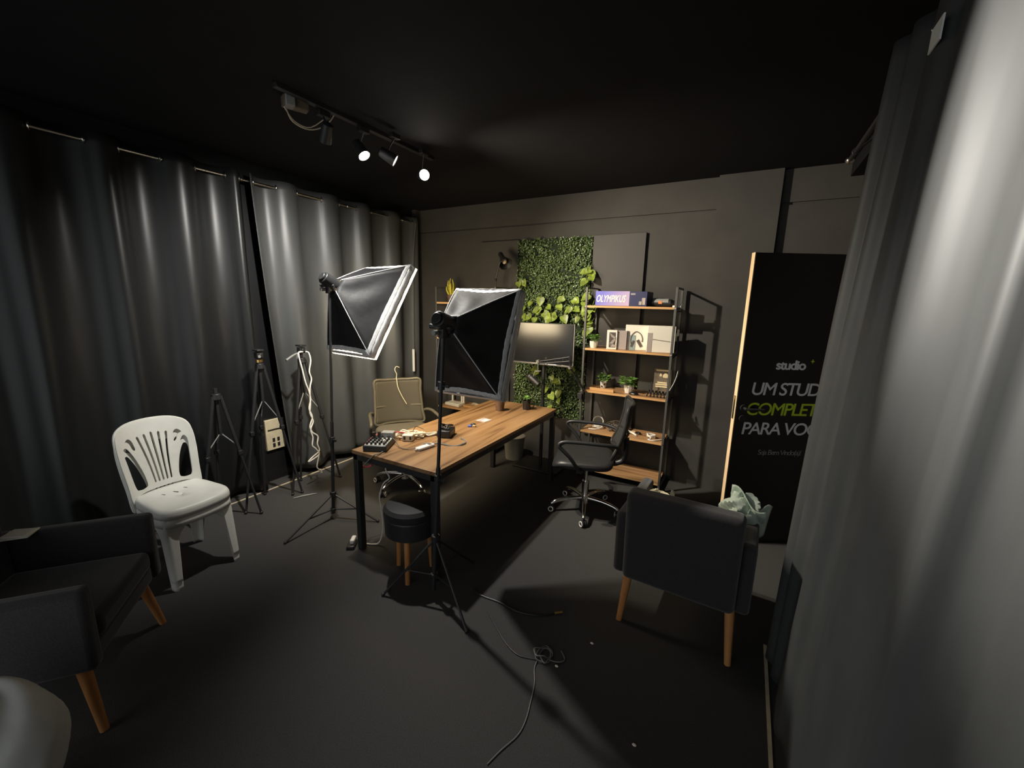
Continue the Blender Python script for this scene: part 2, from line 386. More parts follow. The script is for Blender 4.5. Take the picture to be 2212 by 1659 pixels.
# ------------------------------------------------------------------ curtains
def interp(xs, ys, x):
    if x <= xs[0]: return ys[0] + (x - xs[0]) * (ys[1] - ys[0]) / (xs[1] - xs[0])
    for i in range(len(xs) - 1):
        if x <= xs[i + 1]: return ys[i] + (x - xs[i]) * (ys[i + 1] - ys[i]) / (xs[i + 1] - xs[i])
    return ys[-1] + (x - xs[-1]) * (ys[-1] - ys[-2]) / (xs[-1] - xs[-2])

def curtain(name, label, crossings, first_sign, y0f, y1f, xf, ztop, zbot, amp, m, into, seed, rodx, rodz, n_per=26, nv=40, eyelets=True, hem=None):
    """crossings: y where the cloth passes the rod. into = +1 when the room lies towards +x. y0f/y1f(t): cloth ends for t=0 top..1 bottom."""
    rnd = random.Random(seed)
    K = list(range(len(crossings)))
    ph = [rnd.uniform(-1, 1) for _ in range(len(crossings) + 2)]
    am = [rnd.uniform(0.75, 1.2) for _ in range(len(crossings) + 2)]
    nu = n_per * max(2, len(crossings) // 2)
    ya, yb = y0f(0), y1f(0)
    def fn(u, v):
        t = v                       # 0 top, 1 bottom
        y = ya + (yb - ya) * u
        k = interp(crossings, K, y)
        ki = int(math.floor(k)); fr = k - ki; j = min(max(ki, 0), len(ph) - 2)
        s = math.sin(PI * fr) * (first_sign if ki % 2 == 0 else -first_sign)
        a = am[j + 1] * (1 + 0.25 * t * ph[j + 1])
        # folds soften and lean a little on the way down
        s2 = math.copysign(abs(s) ** (0.8 + 0.35 * t), s)
        w = 0.012 * t * math.sin(5.1 * y + 3 * ph[j] * 0 + seed) + 0.010 * t * math.sin(17 * y + 2.2 * t + seed) + 0.006 * math.sin(31 * y + 5 * t) * t
        x = xf(t) + into * (amp * (1 + 0.15 * t) * a * s2 + w)
        yy = y0f(t) + (y1f(t) - y0f(t)) * u + 0.02 * t * math.sin(9 * y + seed)
        z = ztop + (zbot - ztop) * t + (0.012 * math.sin(7 * y + seed) * t)
        return (x, yy, z)
    root = thing(name, label, 'curtain', (xf(0), (ya + yb) / 2, 0.0))
    MB().grid(fn, nu, nv).build('fabric', m, root, off=root.location, solid=0.003, angle=80)
    if eyelets:
        for c in crossings:
            if ya + .01 < c < yb - .01:
                MB().torus((rodx, c, rodz), 0.024, 0.0045, (0.35, 1, 0)).build('eyelet', 'steel', root, off=root.location)
    return root

RZ, RX = 2.612, -3.62
CR = [-1.2, -1.0, -0.78, -0.57, -0.35, -0.14, 0.07, 0.28, 0.48, 0.69, 0.889, 1.11, 1.275, 1.493, 1.70, 1.902, 2.003]
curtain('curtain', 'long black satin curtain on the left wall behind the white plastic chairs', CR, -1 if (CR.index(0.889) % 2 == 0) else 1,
        lambda t: -1.25, lambda t: 2.045 - 0.035 * t, lambda t: -3.625 + 0.01 * t, 2.672, 0.035, 0.052, 'curtain', 1, 3, RX, RZ)
CR2 = [2.109, 2.301, 2.49, 2.735, 2.932, 3.137, 3.331, 3.568, 3.775, 3.959]
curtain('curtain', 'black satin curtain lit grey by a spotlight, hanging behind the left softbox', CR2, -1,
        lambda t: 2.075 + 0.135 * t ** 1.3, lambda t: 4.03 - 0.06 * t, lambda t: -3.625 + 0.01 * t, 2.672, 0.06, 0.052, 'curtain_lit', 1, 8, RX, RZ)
rod = thing('curtain_rod', 'thin chrome curtain rod running along the left wall under the ceiling', 'curtain rod', (RX, 1.35, RZ))
MB().cyl((RX, -1.45, RZ), (RX, 4.00, RZ), 0.0105).build('pole', 'steel', rod, off=rod.location)
MB().cyl((RX, 4.00, RZ), (RX, 4.012, RZ), 0.019).sph((RX, 4.02, RZ), 0.017).build('finial', 'steel', rod, off=rod.location)
for y in (0.20, 2.02, 3.03, 3.80):
    MB().cyl((XL, y, RZ), (RX, y, RZ), 0.006).cyl((XL, y, RZ), (XL + .008, y, RZ), 0.024).torus((RX, y, RZ), 0.013, 0.005, (0, 1, 0)).build('bracket', 'steel', rod, off=rod.location)

RX2, RZ2 = 0.432, 2.585
PROF = [(-1.30, .37), (-1.15, .31), (-1.0, .37), (-.80, .31), (-.62, .37), (-.40, .315), (-.20, .37), (0.0, .32), (.20, .37), (.38, .345), (.55, .335), (.70, .352), (.79, .366), (.845, .358), (.885, .332), (.94, .339), (1.02, .353), (1.10, .368), (1.19, .362), (1.255, .346), (1.30, .341), (1.42, .352), (1.56, .368), (1.67, .378), (1.71, .356), (1.78, .353), (1.88, .368), (1.96, .384), (2.005, .352), (2.04, .349), (2.075, .366), (2.115, .330), (2.145, .325), (2.185, .342), (2.20, .352)]
def prof(y):
    for k in range(len(PROF) - 1):
        if y <= PROF[k + 1][0]:
            p = [PROF[max(0, k - 1)], PROF[k], PROF[k + 1], PROF[min(len(PROF) - 1, k + 2)]]
            t = (y - p[1][0]) / (p[2][0] - p[1][0]); h = p[2][0] - p[1][0]
            m1 = (p[2][1] - p[0][1]) / max(1e-6, p[2][0] - p[0][0]) * h; m2 = (p[3][1] - p[1][1]) / max(1e-6, p[3][0] - p[1][0]) * h
            return (2 * t ** 3 - 3 * t * t + 1) * p[1][1] + (t ** 3 - 2 * t * t + t) * m1 + (-2 * t ** 3 + 3 * t * t) * p[2][1] + (t ** 3 - t * t) * m2
    return PROF[-1][1]
def rcloth(u, v):
    y = 2.20 - 3.50 * u; d = (prof(y) - .35)
    x = .35 + d * (1.15 - .15 * v) + .030 - .125 * v + .030 * v * v + .004 * v * math.sin(23 * y + 4 * v) + .007 * v * math.sin(8 * y + 2.5 * v)
    yy = y + .012 * v * math.sin(6 * y + 3 * v)
    return (x, yy, 2.640 - 2.61 * v)
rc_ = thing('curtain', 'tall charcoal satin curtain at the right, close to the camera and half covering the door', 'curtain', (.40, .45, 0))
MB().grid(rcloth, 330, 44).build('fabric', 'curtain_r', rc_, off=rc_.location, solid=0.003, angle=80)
for y in (1.95, 1.66, 1.10, .80):
    MB().torus((RX2, y, RZ2), 0.024, 0.0045, (0.35, 1, 0)).build('eyelet', 'steel', rc_, off=rc_.location)
MB().box((.369, 1.715, 2.455), (.004, .085, .062)).build('tag', 'plate', rc_, off=rc_.location)['label'] = 'bright white patch near the top hem'  # plain plate standing in for a bright white patch
rod2 = thing('curtain_rod', 'dark curtain rod above the right curtain with a shiny ball end near the door', 'curtain rod', (RX2, 1.2, RZ2))
MB().cyl((RX2, -1.45, RZ2), (RX2, 3.33, RZ2), 0.0125).build('pole', 'blackmetal', rod2, off=rod2.location)
MB().sph((RX2, 3.345, RZ2), 0.024).build('finial', 'steel', rod2, off=rod2.location)
MB().cyl((RX2, 3.18, RZ2), (0.56, 3.18, RZ2 + .11), 0.006).torus((RX2, 3.18, RZ2), 0.015, 0.005, (0, 1, 0)).build('bracket', 'blackmetal', rod2, off=rod2.location)

# cord with a white grip by the end of the left curtain
pc = thing('pull_cord', 'thin cord with a long white grip hanging by the end of the left curtain', 'cord', (-3.555, 3.86, 0.83))
MB().tube([(-3.56, 3.965, 2.60), (-3.555, 3.90, 2.2), (-3.55, 3.87, 1.6), (-3.55, 3.862, 1.11)], 0.004).build('string', 'cableg', pc, off=pc.location)
MB().cyl((-3.55, 3.861, 0.835), (-3.55, 3.862, 1.11), 0.016).build('grip', 'whitep', pc, off=pc.location)

# cream socket panel on the wall, seen through the gap of the curtains
sp = thing('socket_panel', 'cream socket panel low on the left wall in the gap between the curtains', 'socket panel', (XL, 2.16, 0.45))
MB().box((XL + .012, 2.165, 0.45), (0.024, 0.175, 0.29)).build('plate', 'cream', sp, off=sp.location, bevel=.004)
for dz in (-0.05, -0.10):
    for dy in (-0.022, 0.022):
        MB().box((XL + .026, 2.165 + dy, 0.45 + dz), (0.006, 0.022, 0.034)).build('socket', 'blackplastic', sp, off=sp.location)
MB().box((XL + .027, 2.165, 0.50), (0.006, 0.14, 0.008)).build('seam', 'blackplastic', sp, off=sp.location)

# ------------------------------------------------------------------ ceiling track with four spots
trk = thing('spotlight_track', 'black spotlight track on the ceiling with its connector box and loose wires', 'light track', (-2.25, 2.1, HC))
MB().box((-2.26, 2.10, HC - .012), (0.036, 1.25, 0.024)).build('rail', 'blackmetal', trk, off=trk.location, bevel=.002)
MB().box((-2.33, 1.635, HC - .03), (0.06, 0.13, 0.055), rot=MX.Rotation(math.radians(-20), 4, 'Z')).build('connector_box', 'plaque', trk, off=trk.location, bevel=.006)
MB().box((-2.33, 1.60, HC - .03), (0.064, 0.05, 0.058), rot=MX.Rotation(math.radians(-20), 4, 'Z')).build('clear_cap', 'grey', trk, off=trk.location, bevel=.006)
MB().tube([(-2.36, 1.60, 2.73), (-2.37, 1.64, 2.68), (-2.34, 1.72, 2.66), (-2.30, 1.80, 2.70), (-2.27, 1.84, 2.765)], 0.0035).tube([(-2.35, 1.58, 2.73), (-2.38, 1.66, 2.69), (-2.35, 1.74, 2.68), (-2.28, 1.82, 2.765)], 0.003).build('wire', 'strip', trk, off=trk.location)
SPLAB = ['black track spotlight turned to the left curtain, nearest the connector box', 'lit black track spotlight glaring at the camera, the left one of the two glaring',
         'dim black track spotlight turned away to the back wall between two glaring ones', 'lit black track spotlight glaring at the camera, farthest along the track']
for (p, a, w, ang, bl, colr, gl), lb, lm in zip(SPOTS, SPLAB, ('lens1', 'lens', 'lens3', 'lens')):
    p, a = V(p), V(a); d = (a - p).normalized()
    t = thing('track_spotlight', lb, 'spotlight', (p.x, p.y, HC - .024), group='spotlights on the ceiling track')
    o = V(t.location); mid = p - d * 0.045
    q = d.to_track_quat('Z', 'Y').to_matrix().to_4x4()
    MB().lathe([(0.012, -0.115), (0.030, -0.105), (0.034, -0.06), (0.037, -0.004), (0.041, 0.0), (0.037, 0.0015), (0.035, -0.004)], mx=MX.Translation(p) @ q, seg=22).build('head', 'blackmetal', t, off=o)
    MB().lathe([(0.0005, 0.0), (0.0335, -0.001), (0.0335, -0.003)], mx=MX.Translation(p - d * 0.002) @ q, seg=22).build('lens', lm, t, off=o)
    MB().box((p.x, p.y, HC - .040), (0.034, 0.075, 0.03)).build('adapter', 'blackmetal', t, off=o, bevel=.003)
    MB().tube([(p.x, p.y, HC - .05), (mid.x, mid.y, mid.z + .05), mid], 0.006, smooth=3).build('yoke', 'blackmetal', t, off=o)
    ld = bpy.data.lights.new('spot_beam', 'SPOT'); ld.energy = w; ld.spot_size = math.radians(ang); ld.spot_blend = bl
    ld.color = colr; ld.shadow_soft_size = 0.03
    lo = bpy.data.objects.new('spot_beam', ld); COL.objects.link(lo); lo.parent = t
    lo.location = p + d * 0.012 - o; lo.rotation_euler = (-d).to_track_quat('Z', 'Y').to_euler()

# ================================================================== SOFTBOXES
def softbox(label, c, facing, xhint, w, h, depth, base, hub_z, feet, collars, lit, tilt_top, roll=0.0):
    c, n = V(c), V(facing).normalized()
    u = (V(xhint) - n * V(xhint).dot(n)).normalized(); v = u.cross(n); v = v if v.z > 0 else -v
    if roll:
        R = MX.Rotation(roll, 3, n); u = R @ u; v = R @ v
    apex = c - n * depth
    t = thing('softbox_light', label, 'softbox light', (base[0], base[1], 0), group='softbox lights on stands')
    o = V(t.location)
    cor = [c + u * w / 2 + v * h / 2, c + u * w / 2 - v * h / 2, c - u * w / 2 - v * h / 2, c - u * w / 2 + v * h / 2]
    ring = [apex + u * .045 * sx + v * .045 * sy + n * .03 for sx, sy in ((1, 1), (1, -1), (-1, -1), (-1, 1))]
    for k in range(4):
        A, B, a, b = cor[k], cor[(k + 1) % 4], ring[k], ring[(k + 1) % 4]
        ctr = (A + B + a + b) / 4; ax = (c + apex) / 2
        inw = (ax - ctr).normalized()
        sd = random.random() * 6
        def fn(p, q, A=A, B=B, a=a, b=b, inw=inw, sd=sd):
            e = A.lerp(B, p); f = a.lerp(b, p); P = f.lerp(e, q)
            sag = 0.045 * math.sin(PI * p) * (q ** 1.2) * (1 - q * 0.75)
            wr = 0.006 * math.sin(PI * p) * math.sin(PI * q) * math.sin(9 * p + 7 * q + sd) * 1.5
            return P + inw * (sag + wr)
        MB().grid(fn, 15, 15).build('side_panel', 'sbfab', t, off=o, solid=0.0025)
        MB().grid(lambda p, q, fn=fn, inw=inw: V(fn(p, .915 + .083 * q)) - inw * (.0035 + .0015 * math.sin(60 * p)), 30, 4).build('hem_band', 'sbtrim', t, off=o, solid=0.002)
    def rim(k, f): return cor[k] + n * f + (cor[k] - c).normalized() * (f * 0.10)
    for k in range(4):
        A, B = cor[k], cor[(k + 1) % 4]; A2, B2 = rim(k, .046), rim((k + 1) % 4, .046)
        MB().grid(lambda p, q: A.lerp(B, p).lerp(A2.lerp(B2, p), q) + n * 0.002 * math.sin(40 * p), 24, 4).build('trim_band', 'sbtrim', t, off=o, solid=0.003)
    D = [rim(k, .044) for k in range(4)]; E_ = [rim(k, .064) for k in range(4)]
    df = MB().grid(lambda p, q: E_[0].lerp(E_[1], p).lerp(E_[3].lerp(E_[2], p), q) + n * .02 * math.sin(PI * p) * math.sin(PI * q), 9, 9)
    for k in range(4):
        df.face([D[k], D[(k + 1) % 4], E_[(k + 1) % 4], E_[k]])
    df.build('diffuser', 'diffon' if lit else 'diffoff', t, off=o)
    for k in range(4):
        MB().tube([ring[k], (ring[k] * .5 + cor[k] * .5) + (cor[k] - c).normalized() * .006, cor[k]], 0.003, seg=6).build('rib', 'sbtrim', t, off=o)
    # lamp head and tilt bracket
    hd = MB().cyl(apex - n * .07, apex + n * .045, 0.042, 0.05, seg=20).cyl(apex - n * .085, apex - n * .07, 0.03)
    hd.build('lamp_head', 'blackplastic', t, off=o, bevel=.004)
    top = V((apex.x, apex.y, apex.z - .075)) - n * .02
    br = MB().box(top + V((0, 0, .03)), (0.035, 0.045, 0.075)).cyl(top + V((-.05, 0, .045)), top + V((.05, 0, .045)), 0.010)
    br.cyl(top + V((-.085, 0, .050)), top + V((-.045, 0, .045)), 0.016, 0.010)
    br.build('tilt_bracket', 'blackplastic', t, off=o, bevel=.004)
    kn = MB().cyl(top + V((-.02, -.055, .02)), top + V((-.02, -.02, .02)), 0.014, 0.011, seg=8); kn.build('knob', 'grey', t, off=o)
    # pole
    bp = V((base[0], base[1], 0.03)); dirp = top - bp
    at = lambda z: bp + dirp * ((z - bp.z) / dirp.z)
    MB().cyl(at(0.05), at(0.80), 0.0125).build('pole', 'blackmetal', t, off=o)
    MB().cyl(at(0.75), top, 0.0095).build('pole_upper', 'blackmetal', t, off=o)
    for z in collars:
        MB().cyl(at(z - .022), at(z + .022), 0.019).cyl(at(z), at(z) + V((.045, -.012, .004)), 0.006).box(at(z) + V((.05, -.013, .004)), (.022, .010, .018)).build('collar', 'blackplastic', t, off=o, bevel=.002)
    hz = at(hub_z)
    MB().cyl(hz - V((0, 0, .02)), hz + V((0, 0, .02)), 0.024).build('leg_collar', 'blackplastic', t, off=o, bevel=.003)
    lowz = at(max(0.07, hub_z * 0.38))
    MB().cyl(lowz - V((0, 0, .012)), lowz + V((0, 0, .012)), 0.021).build('leg_collar', 'blackplastic', t, off=o, bevel=.003)
    for f in feet:
        F = V((f[0], f[1], 0.008)); s = hz + (F - hz).normalized() * .02
        lg = MB().tube([s, F], 0.0075, smooth=0).build('leg', 'blackmetal', t, off=o)
        mb = MB().sph(F + V((0, 0, .002)), 0.011).build('rubber_foot', 'blackplastic', lg, off=o)
        m_ = hz.lerp(F, 0.55)
        MB().tube([lowz, m_], 0.0055, smooth=0).build('brace', 'blackmetal', t, off=o)
    return t

softbox('glowing softbox light on a black stand in front of the left curtain', (-2.522, 2.259, 1.637), (0.116, 0.849, -0.516), (1, -0.13, 0), 0.55, 0.75, 0.331,
        (-2.66, 1.945), 0.215, [(-2.655, 1.545), (-2.33, 2.09), (-2.98, 2.22)], (0.66,), True, 0)
softbox('unlit softbox light on a stand at the near table corner', (-1.378, 2.043, 1.472), (-0.04, 0.937, -0.346), (1, 0.03, 0), 0.45, 0.65, 0.337,
        (-1.418, 1.662), 0.375, [(-1.674, 1.517), (-1.096, 1.541), (-1.40, 2.04)], (0.735, 1.26), False, 0)

# ================================================================== TABLE
tb = thing('work_table', 'long walnut topped table with a black steel frame in the middle of the room', 'table', (-1.83, 2.64, 0))
o = V(tb.location); TZ = 0.724
x0, x1, y0, y1 = -2.182, -1.474, 1.762, 3.53
MB().box(((x0 + x1) / 2, (y0 + y1) / 2, TZ - .0125), (x1 - x0, y1 - y0, .025)).build('tabletop', 'wood_t', tb, off=o, bevel=.002)
fr = MB()
for x in (x0 + .025, x1 - .025): fr.box((x, (y0 + y1) / 2, TZ - .0455), (.040, y1 - y0 - .01, .040))
for y in (y0 + .025, y1 - .025): fr.box(((x0 + x1) / 2, y, TZ - .0455), (x1 - x0 - .01, .040, .040))
fr.build('frame', 'blackmetal', tb, off=o, bevel=.003)
for x in (x0 + .026, x1 - .026):
    for y in (y0 + .026, y1 - .026):
        MB().box((x, y, (TZ - .066) / 2 + .003), (.042, .042, TZ - .066 - .004)).build('leg', 'blackmetal', tb, off=o, bevel=.003)

# things on the table ------------------------------------------------
mx_ = thing('audio_mixer', 'small grey audio mixer with black knobs at the near end of the table', 'audio mixer', (-2.07, 1.90, TZ), math.radians(28))
MB().box((0, 0, .020), (.155, .20, .038)).build('body', 'blackplastic', mx_, bevel=.005)
MB().box((0, -.004, .0405), (.140, .180, .004)).build('faceplate', 'mixface', mx_, bevel=.001)
for i in range(5):
    for j in range(4):
        px, py = -.056 + i * .028, -.075 + j * .034
        k_ = MB().cyl((px, py, .042), (px, py, .058), .0085, .0065, seg=10).build('knob', 'blackplastic', mx_)
for i in range(3):
    MB().cyl((-.05 + i * .045, .078, .042), (-.05 + i * .045, .078, .050), .013, seg=14).build('jack', 'blackplastic', mx_)
MB().box((.03, .10, .050), (.085, .055, .055)).build('jack_panel', 'grey', mx_, bevel=.004)
MB().cyl((-.052, .055, .04), (-.055, .052, .085), .011, seg=12).cyl((-.02, .06, .04), (-.018, .055, .09), .011, seg=12).build('plug', 'blackplastic', mx_)
MB().cyl((.022, .02, .043), (.055, -.06, .060), .008, seg=10).build('plug', 'whitep', mx_)['label'] = 'white plug'

def scrib(c, n, r, zr, seed, xr=1.0):
    rnd = random.Random(seed); pts = []; a = rnd.random() * 6
    for i in range(n):
        a += rnd.uniform(0.6, 1.3); rr = r * rnd.uniform(0.35, 1.0)
        pts.append((c[0] + rr * math.cos(a) * xr, c[1] + rr * math.sin(a), c[2] + rnd.uniform(0.004, zr)))
    return pts
cb = MB()
base = [(-2.10, 2.05, TZ + .01), (-2.09, 2.13, TZ + .025), (-2.05, 2.20, TZ + .01), (-1.99, 2.17, TZ + .03), (-1.98, 2.26, TZ + .012), (-1.95, 2.33, TZ + .006), (-1.90, 2.30, TZ + .02)]
cb.tube(base, 0.0055)
cb.tube([(x + .02, y - .03, z + .012) for x, y, z in base[::-1]], 0.0055)
cb.tube(scrib((-2.04, 2.14, TZ), 12, 0.075, 0.04, 3), 0.005)
cb.tube(scrib((-2.00, 2.19, TZ), 12, 0.08, 0.03, 9, 0.8), 0.005)
cb.tube([(-2.06, 2.02, TZ + .01), (-2.03, 1.96, TZ + .008), (-2.00, 1.88, TZ + .006), (-1.975, 1.84, TZ + .006)], 0.005)
cb.tube([(-2.02, 2.16, TZ + .02), (-1.99, 2.24, TZ + .03), (-1.94, 2.24, TZ + .01), (-1.92, 2.29, TZ + .01), (-1.885, 2.31, TZ + .02)], 0.0055)
for q in range(5):
    rq = random.Random(100 + q); off_ = (rq.uniform(-.03, .03), rq.uniform(-.03, .03))
    cb.tube([(-2.13 + off_[0], 2.06 + off_[1], TZ + .008), (-2.09, 2.12 + off_[1], TZ + .02 + .008 * q), (-2.04 + off_[0], 2.16, TZ + .008 + .006 * q), (-1.98, 2.20 + off_[1], TZ + .03), (-1.955 + off_[0] * .5, 2.27, TZ + .010), (-1.92, 2.31 + off_[1] * .5, TZ + .010)], 0.0055)
cb.tube([(-2.13, 2.10, TZ + .01), (-2.155, 2.20, TZ + .01), (-2.10, 2.27, TZ + .01), (-2.04, 2.25, TZ + .02), (-2.02, 2.20, TZ + .03)], .0055)
solo(cb, 'cable_tangle', 'cablew', 'tangle of cream cables on the table between the mixer and the black power brick', 'cable', loc=(-2.02, 2.14, TZ))
ad = thing('power_adapter', 'cream power adapter with dark sockets lying among the tangled cables', 'power adapter', (-2.0, 2.10, TZ), math.radians(25))
MB().box((0, 0, .024), (.075, .050, .045)).build('body', 'cablew', ad, bevel=.006)
for dx in (-.018, .024): MB().box((dx, -.0255, .026), (.014, .003, .024)).build('socket', 'blackplastic', ad)
solo(MB().tube([(-2.05, 1.99, TZ + .05), (-2.00, 1.98, TZ + .03), (-1.93, 1.95, TZ + .006), (-1.86, 1.96, TZ + .006), (-1.83, 1.99, TZ + .012)], 0.0025).tube([(-2.01, 2.16, TZ + .05), (-2.05, 2.24, TZ + .06), (-1.98, 2.24, TZ + .05)], 0.0025),
     'thin_cable', 'cableb', 'thin black cable from the mixer to the white remote on the table', 'cable', loc=(-1.93, 1.95, TZ))
rm = thing('remote_control', 'small white remote with a dark display lying on the table', 'remote control', (-1.795, 2.045, TZ), math.radians(-10))
MB().box((0, 0, .010), (.045, .135, .019)).build('body', 'whitep', rm, bevel=.006)
MB().box((0, .038, .0202), (.028, .026, .002)).build('display', 'ink', rm)
MB().cyl((0, -.070, .01), (0, -.085, .01), .007, seg=10).build('jack', 'whitep', rm)
pb = thing('power_brick', 'black power brick with a coiled black lead in the middle of the table', 'power brick', (-1.845, 2.335, TZ), math.radians(20))
MB().box((0, 0, .028), (.10, .135, .055)).build('body', 'blackplastic', pb, bevel=.008)
MB().tube(scrib((0, .0, .055), 14, .055, .03, 21), 0.006).build('lead', 'cableb', pb)
MB().tube([(-.02, .06, .03), (-.055, .10, .02), (-.075, .12, .012), (-.11, .14, .006)], 0.005).build('plug_lead', 'cableb', pb)
st = []
for k in range(15):
    a = -1.9 + 3.2 * k / 14
    st.append((-1.735 + 0.115 * math.cos(a) , 2.245 + 0.085 * math.sin(a) * (1.0), TZ + .0025 + .004 * math.sin(k)))
st = [(-1.86, 2.10, TZ + .003), (-1.82, 2.125, TZ + .003)] + st
solo(MB().tube(st, 0.006, seg=6), 'strap', 'cableg', 'dark grey strap curling on the table beside the power brick', 'strap', loc=(-1.735, 2.245, TZ))
tn = thing('lapel_clip', 'tiny blue and tan clip with a black cap lying on the table', 'clip', (-1.81, 2.625, TZ), 0.4)
MB().box((-.02, -.012, .008), (.03, .02, .015)).build('blue_tab', 'blue', tn, bevel=.003)
MB().box((.014, -.006, .008), (.026, .018, .015)).build('tan_body', 'tan', tn, bevel=.003)
MB().sph((0, .022, .012), .016, (1.4, .7, .7)).build('cap', 'blackplastic', tn)
cd = thing('card', 'small grey printed card lying flat on the table', 'card', (-1.835, 2.83, TZ), math.radians(-8))
MB().box((0, 0, .001), (.095, .105, .002)).build('sheet', 'greycard', cd)
MB().box((.004, .008, .0022), (.030, .060, .0006)).box((.032, .0, .0022), (.012, .07, .0006)).box((-.034, -.02, .0022), (.010, .06, .0006)).build('print', 'paper', cd)
c1 = thing('plant_pot', 'brown pot at the far end of the table under the unlit softbox', 'pot', (-1.89, 3.18, TZ))
MB().lathe([(.001, 0), (.036, 0), (.046, .085), (.048, .098), (.043, .098), (.040, .07), (.001, .065)]).build('pot', 'brownpot', c1)
MB().sph((0, 0, .088), .036, (1, 1, .4)).build('soil', 'blackplastic', c1)
c2 = thing('mug', 'dark mug with a green plant in it at the far end of the table', 'mug', (-1.705, 3.36, TZ))
MB().lathe([(.001, 0), (.037, 0), (.040, .088), (.036, .088), (.034, .01), (.001, .008)]).build('body', 'gloss', c2)
MB().tube([(.036, 0, .072), (.066, 0, .066), (.068, 0, .036), (.037, 0, .022)], .005).build('handle', 'gloss', c2)
def sprig(mb, c, n, r, h, leaf, seed, up=0.6):
    rnd = random.Random(seed)
    for i in range(n):
        a = rnd.uniform(0, 2 * PI); e = rnd.uniform(0.1, 1.0)
        tip = V(c) + V((math.cos(a) * r * e, math.sin(a) * r * e, h * rnd.uniform(0.25, 1.0)))
        d = V((math.cos(a), math.sin(a), rnd.uniform(-.3, up))).normalized(); s = d.cross(V((0, 0, 1))).normalized()
        nn = s.cross(d); L_ = leaf * rnd.uniform(.7, 1.2); w_ = L_ * .42
        p = [tip, tip + d * L_ * .45 + s * w_ + nn * .1 * L_, tip + d * L_, tip + d * L_ * .45 - s * w_ + nn * .1 * L_]
        mid = tip + d * L_ * .5
        v = [mb.bm.verts.new(q) for q in (p[0], p[1], p[2], p[3])]; c_ = mb.bm.verts.new(mid - nn * .05 * L_)
        for k in range(4): mb.bm.faces.new((v[k], v[(k + 1) % 4], c_))
        if i % 3 == 0: mb.tube([V(c), V(c).lerp(tip, .6) + V((0, 0, .01)), tip], .0012, seg=4, smooth=2)
    return mb
sprig(MB(), (0, 0, .085), 14, .03, .03, .03, 4).build('foliage', 'plantg', c2)
solo(MB().tube([(-2.10, 2.02, TZ + .06), (-2.14, 2.00, TZ + .055), (-2.18, 1.96, TZ + .04), (-2.215, 1.90, TZ - .02), (-2.225, 1.86, TZ - .09), (-2.19, 1.835, TZ - .13), (-2.13, 1.83, TZ - .135), (-2.08, 1.835, TZ - .11)], 0.0062)
     .tube([(-2.10, 2.03, TZ + .06), (-2.07, 2.10, TZ + .05), (-2.05, 2.16, TZ + .02)], 0.0045), 'pink_cable', 'pink', 'pink cable behind the mixer hanging over the edge of the table', 'cable', loc=(-2.15, 1.93, TZ))
solo(MB().tube([(-1.975, 1.84, TZ + .006), (-1.96, 1.79, TZ + .006), (-1.97, 1.757, TZ + .004), (-2.06, 1.754, TZ - .08)], 0.004), 'short_cable', 'cableg', 'grey cable leaving the mixer over the near edge of the table', 'cable', loc=(-1.97, 1.79, TZ))
# white cable from under the table to the floor and the charger by the table leg
solo(MB().tube([(-2.02, 1.93, .62), (-2.05, 1.925, .56), (-2.02, 1.93, .50), (-2.07, 1.92, .45), (-2.09, 1.90, .36), (-2.08, 1.90, .28), (-2.07, 1.90, .18), (-2.07, 1.89, .08), (-2.085, 1.87, .02), (-2.12, 1.85, .008), (-2.16, 1.83, .008), (-2.19, 1.80, .01)], 0.0048),
     'white_cable', 'cablec', 'white cable dangling under the table down to the floor', 'cable', loc=(-2.07, 1.90, .02))
ch = thing('charger', 'white charger plugged into a black socket block on the floor by the table leg', 'charger', (-2.235, 1.765, 0), math.radians(35))
MB().box((0, 0, .014), (.055, .10, .026)).build('socket_block', 'blackplastic', ch, bevel=.006)
MB().box((.006, .012, .043), (.030, .070, .032)).build('charger_body', 'whitep', ch, bevel=.008)
# waste bin under the far end
bn = thing('waste_bin', 'grey waste bin standing behind the table by the back wall', 'bin', (-2.10, 3.86, 0))
MB().lathe([(.001, 0), (.095, 0), (.118, .25), (.122, .255), (.113, .255), (.09, .01), (.001, .008)]).build('body', 'bin', bn)
MB().torus((0, 0, .25), .118, .006).build('rim', 'bin', bn)

# ================================================================== SHELVES
BZ = [1.69, 1.29, 0.88, 0.475, 0.085]
def shelf_unit(label, x0, x1, loc, back_panel=False):
    t = thing('shelving_unit', label, 'shelf', loc, group='black steel shelving units with wooden boards'); o = V((0, 0, 0))
    w = x1 - x0
    for x in (-w / 2 + .012, w / 2 - .012):
        for y in (-.158, .158):
            MB().box((x, y, .930), (.020, .020, 1.858)).build('post', 'shelfmetal', t, bevel=.002)
        for z in (1.852, 1.655, 1.255, .845, .44, .05):
            MB().box((x, 0, z), (.014, .30, .014)).build('rail', 'shelfmetal', t)
    for z in BZ:
        b = MB().box((0, 0, z - .0085), (w - .046, .325, .017)).build('board', 'wood_s', t, bevel=.001)
        MB().box((0, -.1645, z - .0085), (w - .046, .004, .0185)).build('edge_strip', 'edge', b)
        for x in (-w / 2 + .012, w / 2 - .012):
            MB().cyl((x, -.172, z - .008), (x, -.166, z - .008), .006, seg=8).build('screw', 'steel', b)
    return t
RC, LC = (-0.936, 3.965, 0), (-2.735, 3.965, 0)
shelf_unit('black steel shelf with wooden boards on the right, filled with boxes and potted plants', -1.345, -0.527, RC)
shelf_unit('black steel shelf with wooden boards on the left, behind the unlit softbox', -3.144, -2.326, LC)

